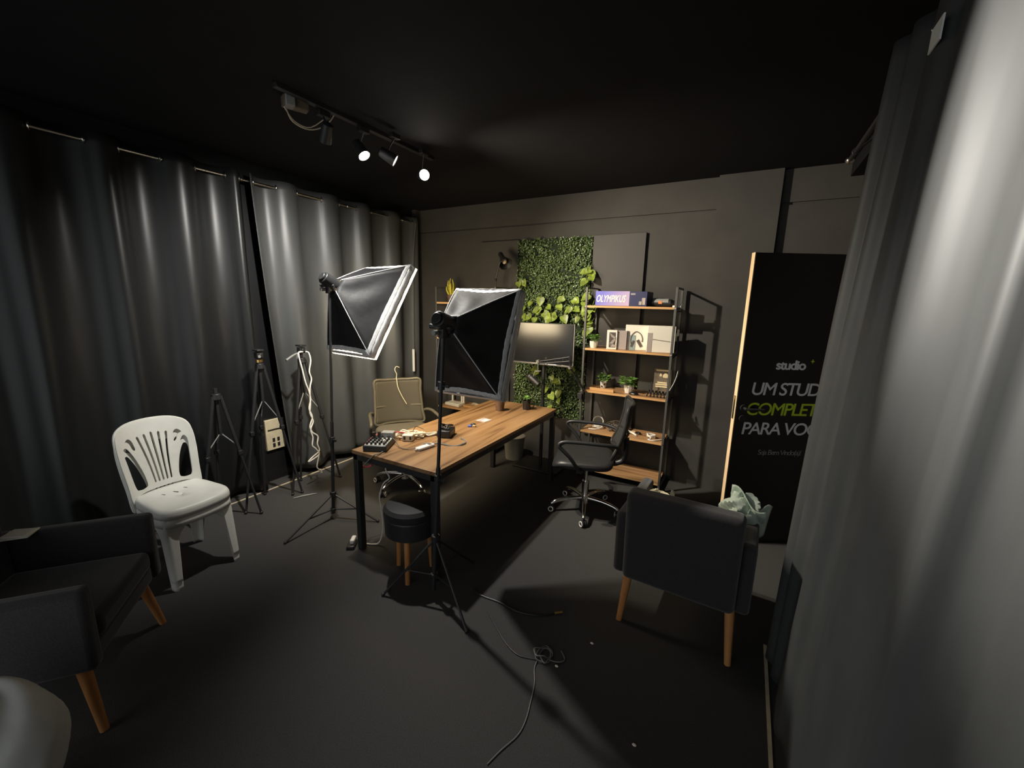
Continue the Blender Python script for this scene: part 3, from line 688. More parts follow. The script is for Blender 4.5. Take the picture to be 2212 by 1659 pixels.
# top board, right unit
ob = thing('shoe_box', 'blue shoe box with white slanted lettering on the top board', 'shoe box', (-1.095, 3.955, 1.69))
MB().box((0, 0, .066), (.315, .26, .130)).build('carton', 'navy', ob, bevel=.002)
MB().box((0, -.131, .068), (.317, .004, .130)).build('front_panel', 'olymp', ob, bevel=.001)
OM = MX.Translation((0.155, 0, 0))
text('lettering', 'OLYMPIKUS', .088, 'paper', ob, frame((-.153, -.1335, .036), (1, 0, 0), (0, 0, 1)), shear=.28, bold=.0015, spacing=1.0, xs=.585)
MB().box((.235, -.02, .066), (.155, .26, .130)).build('lid_side', 'navy', ob, bevel=.002)
MB().box((.190, -.151, .108), (.040, .002, .014)).build('small_mark', 'textd', ob)
MB().box((.285, -.152, .045), (.03, .002, .06)).box((.26, -.152, .03), (.03, .002, .03)).build('label_sticker', 'inkmid', ob)
sk = thing('cylinder_speaker', 'small black cylindrical speaker with a grey band and orange label on the top board', 'speaker', (-0.675, 3.90, 1.69))
MB().cyl((-.088, 0, .036), (.088, 0, .036), .034, seg=24).build('body', 'blackplastic', sk, bevel=.008)
MB().cyl((-.070, 0, .040), (.060, 0, .040), .0335, seg=24).build('band', 'grey', sk)
MB().box((-.006, -.033, .040), (.030, .004, .024)).build('label_tab', 'orange', sk)
MB().cyl((.088, 0, .036), (.108, 0, .036), .030, .022, seg=20).build('end_cap', 'gloss', sk)
wt = thing('stand_clip', 'small white plastic clip beside the post on the top board', 'clip', (-0.535, 3.84, 1.69))
MB().box((0, 0, .008), (.07, .04, .016)).build('base', 'whitep', wt, bevel=.003); MB().box((.03, .005, .020), (.022, .03, .03)).build('tab', 'whitep', wt, bevel=.003)

# second board
def potted(label, loc, r, h, pm, nleaf, spread, lh, leaf, seed, dots=False, group='small potted plants on the right shelf'):
    t = thing('potted_plant', label, 'potted plant', loc, group=group)
    MB().lathe([(.001, 0), (r * .72, 0), (r * .95, h * .5), (r, h), (r * .88, h), (r * .8, h * .8), (.001, h * .78)], seg=10).build('pot', pm, t, angle=25)
    if dots:
        for k in range(7):
            a = 2 * PI * k / 7
            MB().sph((r * .86 * math.cos(a), r * .86 * math.sin(a), h * (.3 if k % 2 else .65)), .010, (.8, .8, 1)).build('dark_spot', 'blackplastic', t)
    sprig(MB(), (0, 0, h * .75), nleaf, spread, lh, leaf, seed).build('foliage', 'plantg', t)
    return t
potted('small green plant in a ribbed white pot at the left end of the second board', (-1.262, 3.87, BZ[1]), .040, .066, 'ceramic', 46, .045, .075, .050, 31)
bx = thing('phone_box', 'slim white box with a dark wave picture on the second board', 'box', (-1.085, 3.87, BZ[1]), math.radians(12))
MB().box((0, 0, .090), (.092, .075, .178)).build('carton', 'paper', bx, bevel=.002)
MB().box((.004, -.0385, .090), (.058, .002, .140)).build('picture', 'ink', bx)
for k, (za, zb) in enumerate(((.155, .10), (.10, .055), (.06, .03))):
    MB().prism([(-.026, za - .09), (.030, zb - .075), (.030, zb - .095), (-.010, za - .125)] if k != 1 else [(-.026, -.035), (.03, .03), (.03, .0), (-.01, -.06)], frame((.004, -.0408, .090), (1, 0, 0), (0, 0, 1)), .0006).build('wave', 'inkmid', bx)
bg = thing('grey_box', 'slim grey box between the phone box and the headphone box', 'box', (-0.997, 3.898, BZ[1]), math.radians(14))
MB().box((0, 0, .0885), (.080, .055, .175)).build('carton', 'greycard', bg, bevel=.002)
MB().box((.048, .004, .0885), (.012, .05, .176)).build('spine', 'ink', bg)
bh = thing('headphone_box', 'white box with a picture of headphones on the second board', 'box', (-0.882, 3.965, BZ[1]), math.radians(14))
MB().box((0, 0, .116), (.205, .095, .230)).build('carton', 'paper', bh, bevel=.003)
MB().box((-.035, -.0485, .070), (.055, .002, .138)).build('teal_panel', 'tealprint', bh)
hp = MB().tube([(-.045, -.050, .06), (-.052, -.050, .10), (-.040, -.050, .145), (-.005, -.050, .172), (.035, -.050, .150), (.052, -.050, .11), (.050, -.050, .080)], .0042, seg=6)
hp.box((-.034, -.0505, .060), (.020, .004, .062), rot=MX.Rotation(.35, 4, 'Y')).box((.028, -.0505, .065), (.026, .004, .072), rot=MX.Rotation(-.55, 4, 'Y').to_4x4())
hp.build('headphone_picture', 'ink', bh)
bw = thing('tablet_box', 'large white box with a stylus picture at the right of the second board', 'box', (-0.655, 3.905, BZ[1]), math.radians(13))
MB().box((0, 0, .118), (.235, .110, .235)).build('carton', 'paper', bw, bevel=.004)
MB().tube([(-.075, -.0565, .118), (-.04, -.0565, .115), (.075, -.0565, .102)], .0038, seg=6).build('stylus_picture', 'inkmid', bw)
MB().box((-.095, -.0560, .088), (.040, .002, .170)).build('grey_panel', 'greycard', bw)
# third board
potted('small green plant in a white pot with dark spots on the third board', (-1.185, 4.02, BZ[2]), .034, .062, 'ceramic', 46, .05, .085, .048, 41, dots=True)
potted('bushy green plant in a plain white pot in the middle of the third board', (-0.912, 3.93, BZ[2]), .044, .075, 'ceramic', 85, .06, .085, .050, 52)
blk = MB().box((0, 0, .0135), (.235, .030, .027)).build('wood_block', 'edge', bevel=.002); blk.location = (-1.145, 3.845, BZ[2]); blk.rotation_euler = (0, 0, .02)
tag(blk, 'long honey coloured wood block at the front of the third board', 'wood block')
pq = thing('award_plaque', 'dark bronze plaque with pale print leaning at the right of the third board', 'plaque', (-0.625, 3.99, BZ[2]), math.radians(4))
PT = MX.Rotation(math.radians(-14), 4, 'X') @ MX.Shear('XY', 4, (0.0, 0.0))
MB().box((0, 0, .125), (.150, .012, .245), mx=PT).build('board', 'plaque', pq, bevel=.002)
pr = MB().box((.0, -.0068, .232), (.120, .0012, .014), mx=PT)
for k, (w_, z_) in enumerate(((.085, .118), (.115, .100), (.110, .080))): pr.box((.0, -.0068, z_), (w_, .0012, .013), mx=PT)
pr.sph(PT @ V((.026, -.006, .172)), .034, (.75, .05, 1.1)).sph(PT @ V((-.018, -.006, .180)), .020, (.55, .05, 1.2))
pr.build('print', 'plaquetext', pq)
pl2 = MB()
pl2.grid(lambda u, v: (0.030 * math.sin(v * 2.2) + .055 * v, -.055 + .11 * u + .04 * v, .012 + .235 * v), 6, 14)
solo(pl2, 'curved_tray', 'bagw', 'curved white plastic panel leaning against the right post of the third board', 'panel', solid=.006).location = (-0.574, 4.0, BZ[2] - .006)
cl = thing('wire_holder', 'black looped wire holder in front of the bronze plaque', 'wire holder', (-0.640, 3.865, BZ[2]))
mbk = MB()
for k in range(6):
    x = -.075 + .030 * k
    mbk.tube([(x - .012, .0, .004), (x, -.012, .035), (x + .008, 0, .060), (x + .018, .01, .03), (x + .024, -.004, .004)], .0065, seg=6)
mbk.build('loops', 'gloss', cl)
MB().cyl((-.06, .07, 0), (-.062, .068, .115), .004).sph((-.062, .068, .12), .008).build('stem', 'blackplastic', cl)
mo = thing('computer_mouse', 'small black mouse like gadget beside the bushy plant on the third board', 'gadget', (-0.845, 3.865, BZ[2]))
MB().sph((0, 0, .010), .045, (1.0, .55, .40)).build('shell', 'gloss', mo); MB().box((0, -.024, .012), (.02, .004, .008)).build('button', 'grey', mo)
# fourth board
def coil(c, R, r, turns, seed, tail):
    rnd = random.Random(seed); P = []
    for k in range(int(turns * 10)):
        a = 2 * PI * k / 10; rr = R * rnd.uniform(.78, 1.05)
        P.append((c[0] + rr * math.cos(a), c[1] + rr * math.sin(a) * .8, c[2] + .006 + .010 * (k / 10) + rnd.uniform(0, .010)))
    return MB().tube(P + tail, r, seg=6)
solo(coil((-1.195, 3.96, BZ[3]), .058, .0055, 3, 5, [(-1.15, 3.92, BZ[3] + .02), (-1.20, 3.87, BZ[3] + .008), (-1.26, 3.86, BZ[3] + .008)]).torus((-1.20, 3.98, BZ[3] + .062), .050, .006, (.3, -1, .25)),
     'cable_coil', 'cablec', 'coiled white cable at the left of the fourth board behind the office chair', 'cable', loc=(-1.195, 3.95, BZ[3]))
hb = MB()
for k in range(7): hb.tube(scrib((-1.0 + .02 * math.sin(k * 2), 3.98 + .02 * math.cos(k * 3), BZ[3] + .006), 10, .095, .075, 60 + k, 1.15), .008, seg=5)
solo(hb, 'cable_bundle', 'barkbrown', 'heap of tangled brown and black cables in the middle of the fourth board', 'cable', loc=(-1.0, 3.98, BZ[3]))
solo(MB().tube([(-.915, 3.93, BZ[3] + .018), (-.89, 3.92, BZ[3] + .030), (-.86, 3.93, BZ[3] + .022), (-.815, 3.91, BZ[3] + .012), (-.795, 3.885, BZ[3] + .010)], lambda t: .012 - .004 * t),
     'white_adapter', 'cablec', 'short white adapter lead in front of the cable heap on the fourth board', 'adapter', loc=(-.86, 3.92, BZ[3]))
gd = thing('pocket_tool', 'small orange and black pocket tool lying on the fourth board', 'tool', (-.825, 3.985, BZ[3]), math.radians(-25))
MB().box((-.025, 0, .010), (.055, .024, .018)).build('orange_body', 'tan', gd, bevel=.004); MB().sph((.035, 0, .012), .022, (1.4, .8, .5)).build('black_end', 'gloss', gd)
solo(coil((-.665, 3.92, BZ[3]), .040, .0055, 2.6, 13, [(-.66, 3.88, BZ[3] + .008), (-.675, 3.835, BZ[3] + .007), (-.63, 3.825, BZ[3] + .007), (-.585, 3.87, BZ[3] + .007), (-.565, 3.90, BZ[3] + .007)]),
     'cable_coil', 'cablec', 'coiled white cable at the right end of the fourth board near the post', 'cable', loc=(-.665, 3.90, BZ[3]))

# left unit
sn = thing('potted_succulent', 'yellow green spiky plant in a brown pot on top of the left shelf', 'potted plant', (-3.0, 3.91, 1.69))
MB().lathe([(.001, 0), (.034, 0), (.046, .075), (.046, .085), (.040, .085), (.036, .06), (.001, .06)], seg=18).build('pot', 'brownpot', sn)
lf = MB()
for k, (a, ln, tl) in enumerate(((0, .20, .10), (1.2, .17, .25), (2.4, .14, .45), (3.3, .19, .18), (4.3, .13, .5), (5.3, .16, .35), (.6, .12, .6), (2.9, .21, .05))):
    d = V((math.cos(a) * tl, math.sin(a) * tl, 1)).normalized()
    lf.tube([V((0, 0, .06)) + V((math.cos(a), math.sin(a), 0)) * .012, V((0, 0, .06)) + d * ln * .6 + V((math.cos(a), math.sin(a), 0)) * .02, V((0, 0, .06)) + d * ln], lambda t: .010 * (1 - t) ** .6 + .002, seg=7)
lf.build('leaves', 'snake', sn)
dl = thing('desk_lamp', 'black jointed desk lamp standing on the right end of the left shelf', 'desk lamp', (-2.43, 3.95, 1.69))
MB().cyl((0, 0, 0), (0, 0, .018), .065, .060, seg=28).build('base', 'blackmetal', dl, bevel=.004)
MB().tube([(0, 0, .015), (0, 0, .19), (.005, 0, .24)], .008, smooth=0).sph((.004, 0, .25), .015).build('lower_arm', 'blackmetal', dl)
MB().tube([(.004, 0, .25), (.030, 0, .36), (.062, 0, .465)], .008, smooth=0).build('upper_arm', 'blackmetal', dl)
ld_ = V((.75, -.45, -.78)).normalized(); lq = MX.Translation((.072, 0, .495)) @ ld_.to_track_quat('Z', 'Y').to_matrix().to_4x4()
MB().lathe([(.020, -.045), (.026, -.035), (.027, .035), (.034, .05), (.072, .135), (.070, .137), (.030, .05), (.001, .045)], mx=lq, seg=24).build('lamp_shade', 'blackmetal', dl)
MB().sph(lq @ V((0, 0, .088)), .027, (1, 1, 1.1)).build('bulb', 'bulb', dl)
rt = thing('wifi_router', 'white router with three short aerials on the left shelf behind the table', 'router', (-2.945, 3.90, BZ[3]), math.radians(-4))
MB().box((0, 0, .020), (.215, .125, .038)).build('case', 'whitep', rt, bevel=.008)
for x, y in ((-.085, .055), (.055, .06), (.09, .055)): MB().box((x, y, .085), (.022, .012, .125)).build('aerial', 'whitep', rt, bevel=.003)
solo(MB().box((-2.74, 3.93, BZ[3] + .012), (.16, .075, .022)), 'wood_tray', 'edge', 'small honey coloured tray beside the router on the left shelf', 'tray', loc=(-2.74, 3.93, BZ[3]), bevel=.003)
solo(MB().tube(scrib((-2.70, 4.00, BZ[3]), 14, .06, .03, 77, 1.4), .005), 'cable_coil', 'cablew', 'tangled cream cable behind the small tray on the left shelf', 'cable', loc=(-2.70, 4.0, BZ[3]))

# ================================================================== GREEN WALL
gw = thing('vertical_garden', 'tall artificial green plant wall with pothos leaves on the back wall', 'plant wall', (-1.838, YB - .04, .47))
gx0, gx1, gz0, gz1 = -2.255, -1.425, .47, 2.362
MB().box(((gx0 + gx1) / 2, YB - .035, (gz0 + gz1) / 2), (gx1 - gx0, .028, gz1 - gz0)).build('backing', 'leafback', gw, off=gw.location)
rnd = random.Random(5); lv = MB(); bm = lv.bm
def leafquad(bm, P, d, nrm, L_, w_):
    s = d.cross(nrm).normalized(); nn = s.cross(d)
    pts = [P, P + d * L_ * .5 + s * w_ + nn * .15 * w_, P + d * L_, P + d * L_ * .5 - s * w_ + nn * .15 * w_]
    v = [bm.verts.new(q) for q in pts]; c_ = bm.verts.new(P + d * L_ * .5 - nn * .25 * w_)
    for k in range(4): bm.faces.new((v[k], v[(k + 1) % 4], c_))
for i in range(9000):
    x = rnd.uniform(gx0, gx1); z = rnd.uniform(gz0, gz1)
    dep = .05 + .025 * math.sin(13 * x + 4 * math.sin(6 * z)) * math.cos(11 * z) + rnd.uniform(0, .035)
    P = V((x, YB - dep, z)); a = rnd.uniform(0, 2 * PI)
    nrm = V((rnd.uniform(-.8, .8), -1, rnd.uniform(-.5, .9))).normalized()
    d = V((math.cos(a), rnd.uniform(-.5, .1), math.sin(a))); d = (d - nrm * d.dot(nrm)).normalized()
    L_ = rnd.uniform(.018, .032); leafquad(bm, P, d, nrm, L_, L_ * .33)
lv.build('boxwood_foliage', 'leaf', gw, off=gw.location, smooth=False)
POTHOS = [(-2.047, 1.674), (-1.963, 1.637), (-1.88, 1.62), (-1.894, 1.556), (-1.849, 1.533), (-1.567, 1.661), (-1.47, 1.71), (-1.606, 1.613), (-1.486, 1.547), (-1.412, 1.549), (-1.395, 1.689), (-1.40, 1.961), (-1.422, 1.893), (-2.168, 1.909), (-1.40, 1.597), (-1.39, 1.505), (-1.721, 1.643), (-1.769, 1.536), (-1.795, 0.91), (-1.738, 0.865), (-1.816, 0.752), (-1.758, 0.682), (-1.673, 0.641), (-1.966, 0.97), (-1.61, 0.98), (-1.533, 1.013), (-2.13, 1.612), (-2.071, 1.524), (-1.986, 1.527), (-1.698, 1.706), (-1.653, 1.54), (-1.546, 1.732), (-1.434, 1.757), (-1.40, 1.434), (-2.156, 1.521), (-1.705, 0.74), (-1.781, 0.573), (-1.46, 1.62), (-1.94, 1.70), (-1.36, 1.64), (-2.20, 1.88), (-1.43, 2.00)]
ps = MB()
def heart(mb, P, d, nrm, L_):
    s = d.cross(nrm).normalized(); nn = s.cross(d)
    prof = [(0, 0), (-.12, .28), (.10, .46), (.38, .44), (.68, .26), (1.0, 0)]
    ctr = [mb.bm.verts.new(P + d * L_ * a + nn * (-.05 * L_ * math.sin(PI * max(0, a)))) for a in (0, .05, .2, .42, .7, 1.0)]
    for sg in (1, -1):
        ed = [mb.bm.verts.new(P + d * L_ * a + s * sg * L_ * b + nn * L_ * .10 * b * 2) for a, b in prof[1:5]]
        mb.bm.faces.new((ctr[0], ed[0], ctr[1])); mb.bm.faces.new((ctr[1], ed[0], ed[1], ctr[2])); mb.bm.faces.new((ctr[2], ed[1], ed[2], ctr[3]))
        mb.bm.faces.new((ctr[3], ed[2], ed[3], ctr[4])); mb.bm.faces.new((ctr[4], ed[3], ctr[5]))
for i, (x, z) in enumerate(POTHOS):
    for k in range(1 + i % 2):
        a = -PI / 2 + rnd.uniform(-1.1, 1.1); d = V((math.cos(a), rnd.uniform(-.5, -.05), math.sin(a))).normalized()
        nrm = V((rnd.uniform(-.4, .4), -1, rnd.uniform(.1, .9))).normalized(); d = (d - nrm * d.dot(nrm)).normalized()
        P = V((x + rnd.uniform(-.03, .03), YB - .105 - rnd.uniform(0, .03), z + rnd.uniform(0, .06)))
        heart(ps, P, d, nrm, rnd.uniform(.062, .100)); ps.tube([P, P + V((rnd.uniform(-.02, .02), .03, .05)), P + V((0, .07, .07))], .002, seg=4, smooth=2)
ps.build('pothos_leaves', 'pothos', gw, off=gw.location)

# ================================================================== TELEVISION AND BOOM MICROPHONE
tv = thing('television', 'switched-off television on a black floor pole in front of the green plant wall', 'television', (-1.765, 3.76, 0))
o = V(tv.location)
MB().box((-1.770, 3.765, 1.305), (.700, .030, .410)).build('housing', 'blackplastic', tv, off=o, bevel=.004)
MB().box((-1.770, 3.7485, 1.308), (.684, .004, .388)).build('screen', 'screen', tv, off=o)
bz = MB().box((-1.770, 3.747, 1.102), (.704, .010, .016)); bz.build('lower_bezel', 'steel', tv, off=o, bevel=.002)
MB().box((-1.420 + .003, 3.756, 1.305), (.006, .018, .412)).build('side_bezel', 'grey', tv, off=o)
MB().cyl((-1.745, 3.80, .02), (-1.745, 3.80, 1.30), .018).build('pole', 'blackmetal', tv, off=o)
MB().box((-1.745, 3.80, .012), (.50, .34, .022)).build('base_plate', 'blackmetal', tv, off=o, bevel=.006)
MB().box((-1.745, 3.788, 1.30), (.2, .02, .2)).build('mount', 'blackmetal', tv, off=o)
bmic = thing('microphone_arm', 'black spring boom arm with a microphone clamped to the right shelf post', 'microphone arm', (-1.335, 3.775, .80))
o = V(bmic.location)
MB().box((-1.332, 3.775, .825), (.045, .055, .060)).cyl((-1.31, 3.772, .84), (-1.30, 3.768, .90), .014).build('clamp', 'blackmetal', bmic, off=o, bevel=.004)
e0, e1, e2 = V((-1.302, 3.765, .89)), V((-1.425, 3.70, 1.100)), V((-1.745, 3.66, 1.118))
lo_ = MB()
for s in (-.012, .012): lo_.tube([e0 + V((0, s, 0)), e1 + V((0, s, 0))], .0055, smooth=0)
lo_.build('lower_arm', 'blackmetal', bmic, off=o)
MB().sph(e1, .017).cyl(e1 - V((0, .022, 0)), e1 + V((0, .022, 0)), .012).build('elbow', 'steel', bmic, off=o)
up = MB(); e3 = V((-1.43, 3.69, 1.205))
MB().tube([e1 + V((0, .01, 0)), V((-1.428, 3.69, 1.15)), e3], .0055, smooth=0).build('elbow_link', 'blackmetal', bmic, off=o)
for s in (0.0, -.040): up.tube([e3 + V((0, 0, s)), e2 + V((0, 0, s * .55 + .02))], .0050, smooth=0)
for k in (.2, .45, .7): up.tube([e3.lerp(e2, k) + V((0, 0, .015 * k)), e3.lerp(e2, k) + V((0, 0, -.036 + .014 * k))], .004, smooth=0)
up.build('upper_arm', 'blackmetal', bmic, off=o)
MB().cyl(e2 - V((0, .02, -.02)), e2 + V((0, .02, .02)), .016).cyl(e2 + V((0, 0, .02)), e2 - V((0, 0, .07)), .007).build('head_joint', 'steel', bmic, off=o)
MB().torus(e2 - V((0, 0, .075)), .028, .004, (0, 0, 1)).tube([e2 - V((.03, 0, .08)), e2 - V((.045, 0, .13)), e2 - V((.035, 0, .17))], .004).build('shock_mount', 'grey', bmic, off=o)
mc = V((-1.785, 3.66, .945)); md_ = V((.80, -.1, -.52)).normalized()
MB().cyl(mc - md_ * .055, mc + md_ * .075, .034, .030, seg=20).sph(mc - md_ * .055, .036).build('microphone', 'blackplastic', bmic, off=o, bevel=.004)

# ================================================================== OFFICE CHAIRS
def office_chair(label, loc, rz, dark, sz=.465):
    t = thing('office_chair', label, 'office chair', loc, rz, group='office chairs on castors')
    base_m = 'chrome'; fr_m = 'blackplastic' if dark else 'greyframe'; sm = 'leather' if dark else 'chairfab'; bmx = 'meshdark' if dark else 'mesh'
    def seat(u, v):
        a = 2 * PI * u; p = 5.0; c, s = math.cos(a), math.sin(a)
        k = (abs(c) ** p + abs(s) ** p) ** (-1 / p)
        prof = [(0.01, .03), (.35, .032), (.70, .036), (.90, .034), (.98, .018), (1.0, 0), (.97, -.026), (.85, -.036), (0.01, -.036)]
        r, z = prof[round(v * 8)]
        x = k * c * .245 * r + .03; y = k * s * .245 * r
        z -= .055 * max(0, (x - .18) / .1) ** 2 if x > .18 else 0
        return (x, y, sz + z)
    MB().grid(seat, 40, 9, closed_u=True).build('seat', sm, t, sub=1)
    MB().box((.02, 0, sz - .055), (.24, .20, .045)).build('tilt_mechanism', 'blackplastic', t, bevel=.01)
    def back(u, v):
        y = (u - .5) * (.45 - .03 * v); z = .55 + .40 * v
        x = -.235 - .10 * v - .05 * math.sin(PI * v) * .4 + .16 * (2 * (u - .5)) ** 2 * .28
        return (x, y, z)
    MB().grid(back, 17, 13).build('back_mesh', bmx, t, solid=.006)
    P = [back(u, 0) for u in (0, .25, .5, .75, 1)] + [back(1, v) for v in (.25, .5, .75, 1)] + [back(u, 1) for u in (.75, .5, .25, 0)] + [back(0, v) for v in (.75, .5, .25)]
    MB().tube(P, .0125, seg=8, smooth=4, closed=True).build('back_frame', fr_m, t)
    MB().tube([back(.02, .38), (back(.5, .38)[0] - .02, 0, back(.5, .38)[2]), back(.98, .38)], .010, seg=8, smooth=6).build('lumbar_bar', fr_m, t)
    MB().tube([(-.10, 0, sz - .05), (-.27, 0, sz - .01), (-.305, 0, .56), (-.30, 0, .66)], .022, seg=10).build('back_post', fr_m, t)
    for s in (-1, 1):
        MB().tube([(.03, s * .22, sz - .045), (.05, s * .275, sz - .01), (.12, s * .295, .56), (.20, s * .30, .64), (.17, s * .295, .675), (.05, s * .29, .68), (-.12, s * .28, .675), (-.225, s * .245, .655), (-.25, s * .22, .60)], .0145, seg=10, smooth=5).build('armrest', fr_m, t)
    MB().cyl((0, 0, .10), (0, 0, .26), .030).cyl((0, 0, .25), (0, 0, sz - .06), .017).build('gas_column', 'blackplastic' if not dark else 'chrome', t)
    b = MB().cyl((0, 0, .075), (0, 0, .135), .042, .034, seg=20)
    for k in range(5):
        a = 2 * PI * k / 5 + .35; c, s = math.cos(a), math.sin(a)
        b.tube([(c * .02, s * .02, .112), (c * .14, s * .14, .108), (c * .24, s * .24, .090), (c * .285, s * .285, .068)], lambda t_: .019 - .006 * t_, seg=10)
    b.build('star_base', base_m, t)
    for k in range(5):
        a = 2 * PI * k / 5 + .35; c, s = math.cos(a) * .285, math.sin(a) * .285; tw = a + 1.2 + k
        ax = V((math.cos(tw), math.sin(tw), 0)); cc = V((c, s, .0265))
        w_ = MB().cyl(cc - ax * .022, cc - ax * .004, .0265, seg=18).cyl(cc + ax * .004, cc + ax * .022, .0265, seg=18).cyl(cc + V((0, 0, .0)), cc + V((0, 0, .045)), .007)
        cs = w_.build('caster', 'blackplastic', t, bevel=.003)
        MB().torus(cc - ax * .0225, .019, .0045, ax).torus(cc + ax * .0225, .019, .0045, ax).build('wheel_rim', 'whitep', cs)
    return t
office_chair('black mesh office chair with a chrome base between the table and the right shelf', (-1.02, 3.135, 0), math.radians(196), True)
cl_ = office_chair('grey mesh office chair behind the table near the left curtain', (-2.62, 2.70, 0), math.radians(-37), False, .52)
# white cable over the left chair's backrest
ca, sa = math.cos(math.radians(-37)), math.sin(math.radians(-37))
def lc(x, y, z): return (-2.62 + ca * x - sa * y, 2.70 + sa * x + ca * y, z)
solo(MB().tube([lc(-.36, .03, 1.06), lc(-.355, .0, 1.07), lc(-.35, -.015, 1.04), lc(-.345, .0, 1.0), lc(-.335, -.005, .965), lc(-.305, -.005, .94), lc(-.285, .0, .88), lc(-.265, .03, .80), lc(-.235, .07, .72)], .0034),
     'white_cable', 'cablew', 'white cable hooked over the backrest of the grey office chair', 'cable', loc=lc(-.35, 0, .95))

# ================================================================== STOOL
so = thing('round_stool', 'round black padded stool with wooden legs in front of the table', 'stool', (-1.682, 1.777, 0))
MB().lathe([(.001, .290), (.150, .290), (.163, .300), (.166, .40), (.166, .405), (.163, .410), (.168, .418), (.168, .455), (.150, .475), (.08, .482), (.001, .484)], seg=40).build('seat', 'leather', so)
for k in range(3):
    a = math.radians(-62 + 120 * k)
    MB().cyl((math.cos(a) * .125, math.sin(a) * .125, .0), (math.cos(a) * .110, math.sin(a) * .110, .295), .015, .020).build('leg', 'legwood', so)

# ================================================================== ARMCHAIRS
def armchair(label, loc, rz, s=1.0):
    t = thing('armchair', label, 'armchair', loc, rz, group='black upholstered armchairs with wooden legs')
    def bx(nm, c, d, bev=.022, rx=0):
        MB().box([q * s for q in c], [q * s for q in d], rot=MX.Rotation(rx, 4, 'X')).build(nm, 'linen', t, bevel=bev * s, seg=4)
    bx('backrest', (0, -.245, .535), (.530, .11, .495), .03, math.radians(3))
    bx('seat_base', (0, .03, .325), (.535, .52, .095))
    bx('seat_cushion', (0, .055, .415), (.475, .50, .10), .03)
    for sx in (-1, 1):
        bx('armrest', (sx * .291, .03, .458), (.068, .56, .345), .024)
    for sx in (-1, 1):
        for sy in (-1, 1):
            p0 = V((sx * (.245 + .012 * (sy > 0)), .02 + sy * .215, .285)) * s; p1 = V((sx * (.268 + .032 * (sy > 0)), .02 + sy * .265, .0)) * s
            MB().cyl(p1, p0, .015 * s, .024 * s, seg=16).build('leg', 'legwood', t, bevel=.002)
    return t
armchair('black armchair with wooden legs seen from behind at the right, beside the curtain', (-0.152, 2.275, 0), math.radians(-2.5))
armchair('dark armchair facing the table at the lower left, beside the white plastic chairs', (-2.452, .368, 0), math.radians(-38.5))

def crumple(seed, c, sc, amp, seg=28):
    rnd = random.Random(seed); ph = [rnd.uniform(0, 6) for _ in range(8)]
    m = MB()
    def fn(u, v):
        a = 2 * PI * u; b = PI * (v * .98 + .01)
        n = amp * (math.sin(3 * a + ph[0] + 2 * math.sin(3 * b + ph[1])) * .6 + math.sin(5 * a + 4 * b + ph[2]) * .5 + math.sin(9 * b + 7 * a + ph[3]) * .35)
        r = 1 + n
        return (c[0] + sc[0] * r * math.sin(b) * math.cos(a), c[1] + sc[1] * r * math.sin(b) * math.sin(a), c[2] + sc[2] * r * math.cos(b))
    return m.grid(fn, seg, seg, closed_u=True)
solo(crumple(4, (-.335, 2.42, .545), (.105, .070, .075), .22).prism([(-.012, 0), (.02, -.01), (.022, .05), (.004, .075)], frame((-.27, 2.40, .60), (1, 0, 0), (0, 0, 1)), .02), 'paper_wrapper', 'wrap', 'crumpled cream paper wrapper on the seat of the right armchair', 'wrapper', loc=(-.335, 2.42, .465))
gb = crumple(11, (.085, 2.33, .665), (.085, .075, .085), .20)
gb.grid(lambda u, v: (.03 + .16 * u, 2.30 + .05 * math.sin(3 * u + 2 * v), .62 + .17 * v * (1 - .5 * u) + .02 * math.sin(7 * u)), 12, 12)
gb.grid(lambda u, v: (.10 + .10 * u + .02 * v, 2.26 + .08 * u, .56 + .15 * v + .02 * math.sin(6 * u + 3 * v)), 12, 12)
solo(gb, 'plastic_bag', 'bagg', 'pale green plastic bag on the right arm of the right armchair', 'bag', loc=(.09, 2.33, .55), solid=.002)
solo(crumple(17, (-1.885, .12, .275), (.17, .17, .265), .05, 56), 'plastic_sack', 'bagw', 'white plastic sack at the lower left corner, nearest the camera', 'bag', loc=(-1.885, .12, 0), angle=180)
solo(MB().box((-2.735, .405, .634), (.10, .085, .006), rot=MX.Rotation(.9, 4, 'Z')).box((-2.735, .405, .640), (.085, .07, .006), rot=MX.Rotation(.7, 4, 'Z')), 'folded_paper', 'paper', 'folded white paper on the far arm of the dark left armchair', 'paper', loc=(-2.735, .405, .631))

